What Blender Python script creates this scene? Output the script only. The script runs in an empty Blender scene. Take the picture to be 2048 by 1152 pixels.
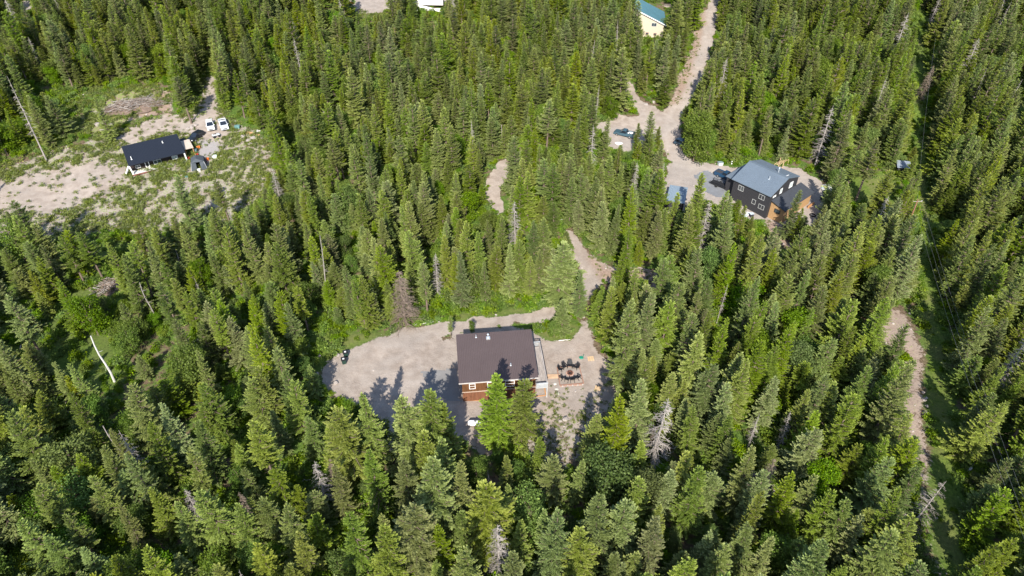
import bpy, math, random
import numpy as np
from mathutils import Vector, Matrix, noise as mnoise
R = math.radians
sc = bpy.context.scene
# ------------------------------------------------------------------ camera
CAM_H = 90.0; PITCH = R(39.5); FPX = 24/36*2048
cd = bpy.data.cameras.new('camera'); cam = bpy.data.objects.new('camera', cd)
sc.collection.objects.link(cam); sc.camera = cam
cd.sensor_width = 36; cd.lens = 24; cd.clip_start = 1; cd.clip_end = 9000
cam.location = (0, 0, CAM_H); cam.rotation_euler = (R(90)-PITCH, 0, 0)
# ------------------------------------------------------------------ light
SUN_EL = R(38.0); SUN_AZ = R(3.5)      # light travels away from the camera, a little to the right
w = bpy.data.worlds.new('World'); sc.world = w; w.use_nodes = True
nt = w.node_tree; bg = nt.nodes['Background']
sky = nt.nodes.new('ShaderNodeTexSky'); sky.sky_type = 'NISHITA'; sky.sun_disc = False
sky.sun_elevation = SUN_EL; sky.sun_rotation = R(180)+SUN_AZ
sky.air_density = 1.0; sky.dust_density = 1.2; sky.ozone_density = 1.0; sky.altitude = 900
nt.links.new(sky.outputs[0], bg.inputs[0]); bg.inputs[1].default_value = 0.15
sl = bpy.data.lights.new('sun', 'SUN'); sl.energy = 5.0; sl.angle = R(0.5); sl.color = (1.0, 0.955, 0.88)
so = bpy.data.objects.new('sun', sl); sc.collection.objects.link(so)
ldir = Vector((math.sin(SUN_AZ)*math.cos(SUN_EL), math.cos(SUN_AZ)*math.cos(SUN_EL), -math.sin(SUN_EL)))
so.rotation_euler = ldir.to_track_quat('-Z', 'Y').to_euler(); so.location = (0, -60, 120)
sc.view_settings.view_transform = 'Standard'; sc.view_settings.look = 'None'
sc.view_settings.exposure = 0.80; sc.view_settings.gamma = 1; sc.view_settings.use_curve_mapping = False
sc.render.engine = 'CYCLES'
sc.cycles.max_bounces = 5; sc.cycles.diffuse_bounces = 3; sc.cycles.glossy_bounces = 2
sc.cycles.transmission_bounces = 3; sc.cycles.transparent_max_bounces = 4
sc.cycles.use_fast_gi = False
rng = np.random.default_rng(7); rnd = random.Random(7)
# ------------------------------------------------------------------ terrain and the view
def T(x, y):
    x = np.asarray(x, float); y = np.asarray(y, float)
    up = 0.13*np.log1p(np.exp(np.clip((y-125)/12, -50, 50)))*12
    b = 0.16*np.sin(x*0.11+1.3)*np.sin(y*0.13)+0.12*np.sin(x*0.31+y*0.23)+0.05*np.sin(x*0.9-y*0.7)
    return up+b
cP, sP = math.cos(PITCH), math.sin(PITCH)
def ray(px, py):
    px = np.asarray(px, float); py = np.asarray(py, float)
    u = (px-1024)/FPX; v = (py-576)/FPX
    return u+0*v, cP-v*sP+0*u, -sP-v*cP+0*u
def ground(px, py):
    dx, dy, dz = ray(px, py); hi = CAM_H/-dz*1.05; lo = hi*0.15
    for _ in range(36):
        m = (lo+hi)/2; below = CAM_H+dz*m < T(dx*m, dy*m)
        hi = np.where(below, m, hi); lo = np.where(below, lo, m)
    return dx*m, dy*m
def G(px, py):
    x, y = ground(px, py); return Vector((float(x), float(y), float(T(x, y))))
def PZ(px, py, z):
    dx, dy, dz = ray(px, py); t = (z-CAM_H)/dz; return Vector((float(dx*t), float(dy*t), z))
def proj(x, y, z):
    z = z-CAM_H; zc = y*cP-z*sP; yc = y*sP+z*cP
    zc = np.maximum(zc, 1e-3)
    return 1024+FPX*x/zc, 576-FPX*yc/zc, zc
def inpoly(px, py, poly):
    px = np.asarray(px, float); py = np.asarray(py, float); r = np.zeros(np.broadcast(px, py).shape, bool)
    n = len(poly)
    for i in range(n):
        x1, y1 = poly[i]; x2, y2 = poly[(i+1) % n]
        if y1 == y2: continue
        c = ((y1 > py) != (y2 > py)) & (px < (x2-x1)*(py-y1)/(y2-y1)+x1)
        r ^= c
    return r
def strip(pts):          # [(x, y, half width in px)] -> polygon in photo pixels
    L, Rr = [], []
    for i, (x, y, hw) in enumerate(pts):
        a = pts[max(0, i-1)]; b = pts[min(len(pts)-1, i+1)]
        tx, ty = b[0]-a[0], b[1]-a[1]; l = math.hypot(tx, ty); nx, ny = -ty/l, tx/l
        L.append((x+nx*hw, y+ny*hw)); Rr.append((x-nx*hw, y-ny*hw))
    return L+Rr[::-1]
# ------------------------------------------------------------------ zones, traced on the photograph and laid on the ground
ROAD = strip([(1440,-60,8),(1428,0,9),(1418,50,11),(1407,100,12),(1392,150,13),(1372,190,14),(1350,225,16),(1340,250,19),(1342,280,17),(1350,305,17),(1362,325,16)])
TWOTRACK = strip([(1254,158,5),(1261,185,6),(1274,208,9),(1296,226,14),(1325,238,14)])
SPUR = strip([(1188,251,5),(1230,249,8),(1280,244,12),(1325,240,18)])
SPUR2 = strip([(1210,221,3),(1240,235,5),(1270,246,8)])
PARK = [(1193,256),(1300,258),(1330,270),(1305,300),(1250,304),(1215,290)]
HYARD = [(1337,300),(1362,305),(1372,318),(1400,324),(1440,332),(1475,338),(1520,332),(1600,338),(1640,362),(1655,395),(1652,430),(1622,452),(1590,455),(1540,440),(1480,440),(1440,420),(1408,400),(1385,390),(1375,430),(1335,430),(1323,380),(1334,345)]
MIDDRIVE = strip([(1014,322,8),(1002,340,12),(992,362,13),(988,384,13),(992,405,12),(1000,425,10)])
DRIVE = strip([(1128,462,8),(1150,488,12),(1162,510,12),(1172,535,12),(1180,560,13),(1170,588,13),(1142,607,11),(1105,624,9),(1060,634,9),(1000,643,9),(950,648,9),(900,656,10),(850,664,12),(800,676,14)])
BRANCH = strip([(1178,545,16),(1215,548,13),(1260,548,10),(1300,556,10),(1335,578,10)])
YARD = [(645,742),(662,718),(690,700),(740,681),(790,668),(840,662),(875,676),(905,684),(912,672),(985,650),(1066,660),(1090,680),(1135,678),(1152,668),(1160,640),(1178,640),(1178,668),(1196,700),(1222,735),(1238,765),(1236,800),(1215,822),(1185,850),(1110,862),(1045,868),(1020,905),(975,915),(940,890),(900,868),(850,880),(800,905),(770,905),(755,880),(740,830),(715,806),(680,798),(655,782)]
ROUGH = [(1045,845),(1100,840),(1165,828),(1200,835),(1195,870),(1165,925),(1130,945),(1100,935),(1045,900)]
PAD = [(836,742),(916,734),(926,803),(893,806),(868,790),(850,768)]
CLEAR = [(-60,350),(40,322),(100,300),(150,290),(235,262),(330,230),(372,228),(398,210),(405,185),(400,160),(425,148),(440,158),(434,190),(437,220),(470,245),(520,262),(545,300),(548,350),(520,400),(470,440),(440,470),(400,474),(300,468),(180,474),(90,480),(-60,500)]
CLEARBARE = [(-60,376),(40,356),(150,330),(240,322),(252,348),(215,384),(150,415),(100,433),(0,428),(-60,430)]
CLEARBARE2 = [(262,258),(330,232),(372,240),(400,216),(409,180),(410,160),(428,150),(433,160),(426,185),(430,215),(436,240),(452,262),(446,300),(400,312),(390,290),(352,266),(300,278),(250,285),(200,292),(225,272)]
MEADOW = [(112,205),(150,172),(215,155),(285,165),(320,190),(330,212),(250,240),(235,262),(150,285),(100,290),(90,250)]
PAVE = [(394,275),(440,280),(448,305),(400,320),(392,300)]
TRACK = [(1768,614),(1806,624),(1832,655),(1846,700),(1842,760),(1850,850),(1860,950),(1872,1060),(1886,1170),(1868,1170),(1856,1060),(1838,960),(1822,880),(1806,850),(1808,800),(1820,760),(1812,700),(1790,690),(1762,680),(1756,650)]
CUTLINE = strip([(1838,-40,9),(1842,120,10),(1836,250,11),(1838,360,12),(1850,500,15),(1868,640,18),(1882,800,22),(1895,980,25),(1908,1190,28)])
BANK = [(1398,25),(1386,60),(1382,100),(1360,145),(1350,180),(1338,212),(1352,210),(1372,178),(1388,135),(1398,95),(1410,45),(1412,20)]
BANK2 = [(1165,492),(1190,515),(1215,540),(1300,545),(1330,562),(1330,590),(1290,575),(1240,560),(1200,560),(1188,540)]
TOPYARD = [(640,-60),(930,-60),(925,10),(860,8),(835,14),(760,26),(706,28),(690,10)]
TOPSCRUB = [(560,28),(720,24),(860,40),(930,60),(930,160),(840,190),(760,170),(700,150),(600,90)]
TLBARE = [(35,5),(60,0),(68,18),(48,24)]
SLASH = [(170,262),(150,240),(205,205),(250,178),(300,172),(345,185),(350,225),(300,232),(240,246),(225,262),(190,268)]
LOWBARE = [(1528,440),(1600,460),(1590,500),(1550,490)]
GREEN1 = [(850,640),(900,625),(1000,625),(1090,605),(1110,615),(1060,626),(1000,634),(900,646),(860,652)]
GREEN2 = [(915,672),(1000,652),(1060,652),(1090,640),(1150,645),(1155,665),(1130,676),(1095,678),(1066,668),(1000,660),(920,684)]
GREEN3 = [(640,740),(600,700),(640,670),(740,665),(800,660),(740,680),(690,698),(665,715)]
LEFTOPEN = [(0,520),(100,470),(250,480),(240,620),(260,760),(160,800),(0,760)]
LAWN = [(1690,345),(1790,345),(1800,420),(1740,425),(1690,405)]
MEADOW2 = strip([(2020,170,20),(2030,240,26),(2040,300,20)])
TWO2 = strip([(1330,12,4),(1365,12,5),(1400,-5,5)])
BASELAND = [(1580,300),(1650,300),(1660,350),(1600,350)]

# dense grid near the camera's view, growing outwards to the horizon
def axis(a, b, step, far_lo, far_hi):
    mid = np.arange(a, b+1e-6, step); lo = [a]; hi = [b]; s = step
    while lo[-1] > far_lo: s *= 1.5; lo.append(lo[-1]-s)
    s = step
    while hi[-1] < far_hi: s *= 1.5; hi.append(hi[-1]+s)
    return np.concatenate([np.array(lo[1:][::-1]), mid, np.array(hi[1:])])
gx = axis(-205, 205, 0.8, -4000, 4000); gy = axis(30, 285, 0.8, -2500, 5000)
NX, NY = len(gx), len(gy)
X, Y = np.meshgrid(gx, gy)          # row = y
def vnoise(x, y, s, seed=0):        # smooth lattice noise, vectorised, 0..1
    x = x/s+seed*17.31; y = y/s+seed*9.77
    xi = np.floor(x).astype(np.int64); yi = np.floor(y).astype(np.int64); fx = x-xi; fy = y-yi
    fx = fx*fx*(3-2*fx); fy = fy*fy*(3-2*fy)
    def h(a, b):
        n = (a*374761393+b*668265263+seed*974634777) & 0xffffffff
        n = ((n ^ (n >> 13))*1274126177) & 0xffffffff
        return ((n ^ (n >> 16)) & 0xffff)/65535.0
    return (h(xi, yi)*(1-fx)+h(xi+1, yi)*fx)*(1-fy)+(h(xi, yi+1)*(1-fx)+h(xi+1, yi+1)*fx)*fy
def fbm(x, y, s, seed=0): return (vnoise(x, y, s, seed)*.5+vnoise(x, y, s/2.1, seed+1)*.3+vnoise(x, y, s/4.3, seed+2)*.2)
SLOPE_FAR = np.clip((Y-300)/400, 0, 1)
Z = np.where(Y < 300, T(X, Y), T(X, np.minimum(Y, 300))+np.clip(Y-300, 0, 1e9)*0.10)
PX, PY, ZC = proj(X, Y, Z)
wob = 1.0
jx = (fbm(X, Y, 3.0, 3)-.5)*2.4; jy = (fbm(X, Y, 3.0, 8)-.5)*2.4     # uneven edges, in metres
QX, QY, _ = proj(X+jx, Y+jy, Z)
front = (Y > 20) & (Y < 420)
def mask(*polys, soft=0):
    m = np.zeros(X.shape, bool)
    for p in polys: m |= inpoly(QX, QY, p)
    m &= front
    m = m.astype(np.float32)
    for _ in range(soft):
        m[1:-1, 1:-1] = (m[1:-1, 1:-1]*2+m[:-2, 1:-1]+m[2:, 1:-1]+m[1:-1, :-2]+m[1:-1, 2:])/6
    return m
m_road = mask(ROAD, soft=1); m_yard = mask(YARD, soft=2); m_drive = mask(DRIVE, MIDDRIVE, BRANCH, TWOTRACK, SPUR, SPUR2, TWO2, soft=1)
m_hyard = mask(HYARD, PARK, soft=1); m_track = mask(TRACK, soft=2); m_top = mask(TOPYARD, TLBARE, soft=1)
m_clear = mask(CLEAR, soft=3); m_bare = mask(CLEARBARE, CLEARBARE2, soft=3); m_meadow = mask(MEADOW, soft=3)
m_rough = mask(ROUGH, soft=3); m_pave = mask(PAVE, soft=1); m_bank = mask(BANK, BANK2, LOWBARE, SLASH, [(1765,425),(1790,422),(1788,440),(1768,444)], soft=2)
m_cut = mask(CUTLINE, LAWN, MEADOW2, soft=3); m_scrub = mask(TOPSCRUB, soft=3); m_green = mask(GREEN1, GREEN2, GREEN3, soft=2)
m_left = mask(LEFTOPEN, soft=3)
# wheel tracks worn into the yard and the drives
RUTS = [strip([(800,678,2.5),(760,692,3),(725,712,3),(712,738,3),(735,765,3),(800,775,3),(860,768,3)]), strip([(812,686,2.5),(775,700,3),(748,718,3),(742,736,3),(765,752,3),(830,755,3)]), strip([(830,668,2.2),(780,684,3),(720,706,3),(690,728,3),(690,750,3)]), strip([(900,650,2),(850,660,2),(800,672,2.5)]), strip([(905,660,2),(855,670,2),(815,682,2.5)]),
        strip([(1424,0,2),(1404,95,3),(1368,188,3),(1334,246,4),(1336,290,4),(1350,330,4),(1400,338,4),(1450,345,3)]), strip([(1433,0,2),(1412,98,3),(1377,196,3),(1348,252,4),(1348,288,4),(1362,322,4),(1410,328,4)]), strip([(1110,690,3),(1160,700,3),(1190,740,4),(1190,790,4)])]
m_rut = mask(*RUTS, soft=1)
dirt = np.clip(m_road+m_yard+m_drive+m_hyard+0.70*m_track+m_top+m_bare+0.62*m_clear*(1-m_bare)+0.8*m_bank+0.12*m_scrub, 0, 1)
dirt = np.clip(dirt+0.75*m_rough, 0, 1)*(1-0.3*m_rough)+0.45*np.clip(m_road+m_drive+m_hyard, 0, 1)**2
weed = np.clip(0.80*m_clear*(1-m_bare)+0.05*m_bare+0.75*m_meadow+0.60*m_rough+0.30*mask([(1105,778),(1225,778),(1225,830),(1160,845),(1050,845),(1060,815)], soft=3)+0.6*m_track+0.42*m_bank+0.5*m_scrub, 0, 1)
lush = np.clip(m_cut+m_green+0.5*m_left+0.5*m_meadow*0, 0, 1)*(1-np.clip(m_drive+m_road, 0, 1))
grey = np.clip(m_pave*0.8+0.25*m_hyard+0.2*m_top, 0, 1)
lush *= (1-m_track)
# ------------------------------------------------------------------ materials
MATS = {}
def nodes(name):
    m = bpy.data.materials.new(name); m.use_nodes = True; n = m.node_tree; n.nodes.clear()
    out = n.nodes.new('ShaderNodeOutputMaterial'); return m, n, out
def N(n, typ, **kw):
    x = n.nodes.new(typ)
    for k, v in kw.items():
        if k.startswith('i_'): x.inputs[k[2:].replace('_', ' ')].default_value = v
        else: setattr(x, k, v)
    return x
def noise_node(n, scale, detail=4, rough=0.6, vec=None):
    x = N(n, 'ShaderNodeTexNoise'); x.inputs['Scale'].default_value = scale
    x.inputs['Detail'].default_value = detail; x.inputs['Roughness'].default_value = rough
    if vec is not None: n.links.new(vec, x.inputs['Vector'])
    return x
def mixc(n, fac, a, b, mode='MIX'):
    x = N(n, 'ShaderNodeMix'); x.data_type = 'RGBA'; x.blend_type = mode
    for s, v in ((0, fac), (6, a), (7, b)):
        if isinstance(v, (int, float)): x.inputs[s].default_value = v
        elif isinstance(v, tuple): x.inputs[s].default_value = (*v[:3], 1)
        else: n.links.new(v, x.inputs[s])
    return x.outputs[2]
def maprange(n, v, a, b, c=0.0, d=1.0, smooth=True):
    x = N(n, 'ShaderNodeMapRange'); x.interpolation_type = 'SMOOTHSTEP' if smooth else 'LINEAR'
    n.links.new(v, x.inputs[0]); 
    for i, q in enumerate((a, b, c, d)): x.inputs[i+1].default_value = q
    return x.outputs[0]
def mth(n, op, a, b=None):
    x = N(n, 'ShaderNodeMath'); x.operation = op
    for i, v in enumerate((a, b)):
        if v is None: continue
        if isinstance(v, (int, float)): x.inputs[i].default_value = v
        else: n.links.new(v, x.inputs[i])
    return x.outputs[0]
def pbsdf(n, out, rough=0.8, metal=0.0, spec=0.3):
    b = N(n, 'ShaderNodeBsdfPrincipled'); b.inputs['Roughness'].default_value = rough
    b.inputs['Metallic'].default_value = metal; b.inputs['Specular IOR Level'].default_value = spec
    n.links.new(b.outputs[0], out.inputs[0]); return b
def bump(n, b, h, strength, dist):
    x = N(n, 'ShaderNodeBump'); x.inputs['Strength'].default_value = strength; x.inputs['Distance'].default_value = dist
    n.links.new(h, x.inputs['Height']); n.links.new(x.outputs[0], b.inputs['Normal'])
def M(name, col, rough=0.75, metal=0.0, spec=0.3, var=0.18, scale=1.5, stretch=None):
    """plain surface with wear: two noise octaves vary its colour"""
    if name in MATS: return MATS[name]
    m, n, out = nodes(name); b = pbsdf(n, out, rough, metal, spec)
    tc = N(n, 'ShaderNodeTexCoord'); vec = tc.outputs['Object']
    if stretch:
        mp = N(n, 'ShaderNodeMapping'); mp.inputs['Scale'].default_value = stretch
        n.links.new(vec, mp.inputs[0]); vec = mp.outputs[0]
    a = noise_node(n, scale, 5, 0.65, vec); c2 = noise_node(n, scale*9, 3, 0.6, vec)
    f = mth(n, 'ADD', mth(n, 'MULTIPLY', a.outputs[0], 0.65), mth(n, 'MULTIPLY', c2.outputs[0], 0.35))
    f = maprange(n, f, 0.3, 0.7)
    lo = tuple(c*(1-var) for c in col); hi = tuple(min(1, c*(1+var)) for c in col)
    n.links.new(mixc(n, f, lo, hi), b.inputs['Base Color'])
    bump(n, b, c2.outputs[0], 0.2, 0.02)
    MATS[name] = m; return m

def ground_material():
    m, n, out = nodes('terrain'); b = pbsdf(n, out, 0.95, 0, 0.15)
    at = N(n, 'ShaderNodeAttribute'); at.attribute_name = 'zone'
    sp = N(n, 'ShaderNodeSeparateColor'); n.links.new(at.outputs['Color'], sp.inputs[0])
    at2 = N(n, 'ShaderNodeAttribute'); at2.attribute_name = 'zone_b'
    sp2 = N(n, 'ShaderNodeSeparateColor'); n.links.new(at2.outputs['Color'], sp2.inputs[0])
    geo = N(n, 'ShaderNodeNewGeometry'); P_ = geo.outputs['Position']
    n1 = noise_node(n, 0.12, 6, 0.6, P_); n2 = noise_node(n, 0.55, 6, 0.65, P_); n3 = noise_node(n, 2.2, 5, 0.7, P_); n4 = noise_node(n, 7.0, 3, 0.7, P_)
    big = noise_node(n, 0.035, 4, 0.5, P_)
    # bare soil
    soil = mixc(n, maprange(n, n2.outputs[0], 0.35, 0.65), (0.275, 0.222, 0.180), (0.375, 0.312, 0.260))
    soil = mixc(n, maprange(n, n1.outputs[0], 0.4, 0.65, 0, 0.55), soil, (0.31, 0.272, 0.238))
    soil = mixc(n, maprange(n, n3.outputs[0], 0.56, 0.74, 0, 0.55), soil, (0.22, 0.175, 0.135))
    soil = mixc(n, maprange(n, n3.outputs[0], 0.42, 0.28, 0, 0.5), soil, (0.50, 0.44, 0.38))
    soil = mixc(n, maprange(n, n4.outputs[0], 0.58, 0.72, 0, 0.7), soil, (0.15, 0.115, 0.085))
    soil = mixc(n, maprange(n, n4.outputs[0], 0.40, 0.24, 0, 0.55), soil, (0.56, 0.50, 0.44))
    grav = mixc(n, maprange(n, n4.outputs[0], 0.35, 0.65), (0.22, 0.207, 0.20), (0.34, 0.32, 0.31))
    soil = mixc(n, sp2.outputs[0], soil, grav)
    pink = mixc(n, maprange(n, n3.outputs[0], 0.3, 0.7), (0.20, 0.13, 0.09), (0.36, 0.25, 0.185))
    soil = mixc(n, mth(n, 'MULTIPLY', sp2.outputs[1], 0.8), soil, pink)
    soil = mixc(n, mth(n, 'MULTIPLY', sp2.outputs[2], 0.5), soil, (0.42, 0.37, 0.325))
    # forest floor: litter and moss
    litter = mixc(n, maprange(n, n3.outputs[0], 0.3, 0.7), (0.075, 0.052, 0.03), (0.20, 0.145, 0.095))
    moss = mixc(n, maprange(n, n3.outputs[0], 0.3, 0.7), (0.04, 0.075, 0.012), (0.105, 0.165, 0.028))
    g = mth(n, 'ADD', n2.outputs[0], mth(n, 'MULTIPLY', mth(n, 'SUBTRACT', big.outputs[0], 0.5), 0.6))
    g = mth(n, 'ADD', g, mth(n, 'MULTIPLY', sp.outputs[2], 0.35))
    floor = mixc(n, maprange(n, g, 0.40, 0.56), litter, moss)
    lushc = mixc(n, maprange(n, n3.outputs[0], 0.3, 0.72), (0.060, 0.100, 0.013), (0.155, 0.205, 0.034))
    lushc = mixc(n, maprange(n, n1.outputs[0], 0.42, 0.62, 0, 0.75), lushc, (0.165, 0.155, 0.06))
    floor = mixc(n, mth(n, 'MULTIPLY', sp.outputs[2], 0.85), floor, lushc)
    # weeds growing on soil: clumps, thresholded by the density drawn for the place
    wn = mth(n, 'ADD', mth(n, 'MULTIPLY', n3.outputs[0], 0.72), mth(n, 'MULTIPLY', n2.outputs[0], 0.28))
    th = mth(n, 'SUBTRACT', 0.78, mth(n, 'MULTIPLY', sp.outputs[1], 0.30))
    wm = maprange(n, mth(n, 'SUBTRACT', wn, th), -0.03, 0.06)
    wcol = mixc(n, maprange(n, n4.outputs[0], 0.3, 0.7), (0.12, 0.17, 0.035), (0.27, 0.32, 0.09))
    e = mth(n, 'ADD', sp.outputs[0], mth(n, 'MULTIPLY', mth(n, 'SUBTRACT', n2.outputs[0], 0.5), 1.1))
    e = mth(n, 'ADD', e, mth(n, 'MULTIPLY', mth(n, 'SUBTRACT', n3.outputs[0], 0.5), 0.8))
    c = mixc(n, maprange(n, e, 0.38, 0.56), floor, soil)
    c = mixc(n, wm, c, wcol)
    n.links.new(c, b.inputs['Base Color'])
    hb = mth(n, 'ADD', mth(n, 'MULTIPLY', n3.outputs[0], 1.0), mth(n, 'MULTIPLY', n4.outputs[0], 0.5))
    bump(n, b, hb, 0.55, 0.22)
    return m
MT = ground_material()

def leaf_material(name, dark, mid, tip, trans=0.25):
    m, n, out = nodes(name)
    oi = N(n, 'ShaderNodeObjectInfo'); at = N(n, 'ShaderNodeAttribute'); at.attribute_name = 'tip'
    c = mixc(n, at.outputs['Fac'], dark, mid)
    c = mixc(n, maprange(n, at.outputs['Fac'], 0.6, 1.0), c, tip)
    hs = N(n, 'ShaderNodeHueSaturation')
    n.links.new(maprange(n, oi.outputs['Random'], 0, 1, 0.482, 0.512, False), hs.inputs['Hue'])
    r2 = mth(n, 'FRACT', mth(n, 'MULTIPLY', oi.outputs['Random'], 7.31)); r3 = mth(n, 'FRACT', mth(n, 'MULTIPLY', oi.outputs['Random'], 13.7))
    n.links.new(maprange(n, r2, 0, 1, 0.72, 1.25, False), hs.inputs['Value']); n.links.new(maprange(n, r3, 0, 1, 0.8, 1.12, False), hs.inputs['Saturation'])
    n.links.new(c, hs.inputs['Color'])
    d = N(n, 'ShaderNodeBsdfPrincipled'); d.inputs['Roughness'].default_value = 0.55; d.inputs['Specular IOR Level'].default_value = 0.28
    t = N(n, 'ShaderNodeBsdfTranslucent'); mx = N(n, 'ShaderNodeMixShader'); mx.inputs[0].default_value = trans
    n.links.new(hs.outputs[0], d.inputs['Base Color']); n.links.new(hs.outputs[0], t.inputs[0])
    n.links.new(d.outputs[0], mx.inputs[1]); n.links.new(t.outputs[0], mx.inputs[2]); n.links.new(mx.outputs[0], out.inputs[0])
    return m
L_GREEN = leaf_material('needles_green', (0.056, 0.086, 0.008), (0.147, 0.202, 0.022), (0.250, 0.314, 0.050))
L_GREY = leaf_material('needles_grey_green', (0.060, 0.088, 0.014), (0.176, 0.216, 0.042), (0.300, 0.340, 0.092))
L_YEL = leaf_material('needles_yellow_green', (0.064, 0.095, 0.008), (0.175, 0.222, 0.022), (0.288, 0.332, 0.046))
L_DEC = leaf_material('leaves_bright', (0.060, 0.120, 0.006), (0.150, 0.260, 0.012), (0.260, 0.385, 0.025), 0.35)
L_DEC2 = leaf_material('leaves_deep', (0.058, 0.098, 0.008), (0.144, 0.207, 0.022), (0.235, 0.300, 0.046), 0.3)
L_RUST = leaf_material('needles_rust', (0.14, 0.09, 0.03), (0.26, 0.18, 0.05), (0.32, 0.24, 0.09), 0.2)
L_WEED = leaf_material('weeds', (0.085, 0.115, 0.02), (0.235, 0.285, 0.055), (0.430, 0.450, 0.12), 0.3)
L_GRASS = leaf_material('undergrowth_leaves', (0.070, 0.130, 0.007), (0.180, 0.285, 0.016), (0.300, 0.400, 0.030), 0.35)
BARK = M('bark', (0.17, 0.125, 0.095), 0.9, var=0.35, scale=2, stretch=(1, 1, .3))
BARKG = M('dead_wood_grey', (0.30, 0.265, 0.235), 0.9, var=0.3, scale=2)
BARKB = M('dead_wood_brown', (0.19, 0.145, 0.11), 0.9, var=0.3, scale=2)
BIRCH = M('bleached_wood', (0.60, 0.57, 0.52), 0.85, var=0.2, scale=1)

# ------------------------------------------------------------------ mesh helpers
col = sc.collection
def mesh_from(name, V, F, mats, mi=None, smooth=False, tip=None):
    me = bpy.data.meshes.new(name)
    V = np.asarray(V, np.float32); me.vertices.add(len(V)); me.vertices.foreach_set('co', V.ravel())
    if isinstance(F, np.ndarray):
        nf, k = F.shape; me.loops.add(nf*k); me.polygons.add(nf)
        me.loops.foreach_set('vertex_index', F.ravel().astype(np.int32))
        me.polygons.foreach_set('loop_start', (np.arange(nf)*k).astype(np.int32))
    else:
        cnt = np.array([len(f) for f in F], np.int32); me.loops.add(int(cnt.sum())); me.polygons.add(len(F))
        me.loops.foreach_set('vertex_index', np.concatenate([np.asarray(f, np.int32) for f in F]))
        me.polygons.foreach_set('loop_start', (np.cumsum(cnt)-cnt).astype(np.int32))
    for m in mats: me.materials.append(m)
    if mi is not None: me.polygons.foreach_set('material_index', np.asarray(mi, np.int32))
    if tip is not None:
        a = me.attributes.new('tip', 'FLOAT', 'POINT'); a.data.foreach_set('value', np.asarray(tip, np.float32))
    me.polygons.foreach_set('use_smooth', np.full(len(me.polygons), smooth, bool))
    me.update(calc_edges=True)
    return me
def link(name, me, parent=None, loc=None):
    o = bpy.data.objects.new(name, me); col.objects.link(o)
    if parent is not None: o.parent = parent
    if loc is not None: o.location = loc
    return o
def tag(o, label=None, cat=None, group=None, kind=None):
    if label: o['label'] = label
    if cat: o['category'] = cat
    if group: o['group'] = group
    if kind: o['kind'] = kind
    return o
def empty(name, loc, rz=0, **k):
    o = bpy.data.objects.new(name, None); col.objects.link(o); o.location = loc; o.rotation_euler = (0, 0, rz)
    o.empty_display_size = 0.3
    return tag(o, **k)
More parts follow.
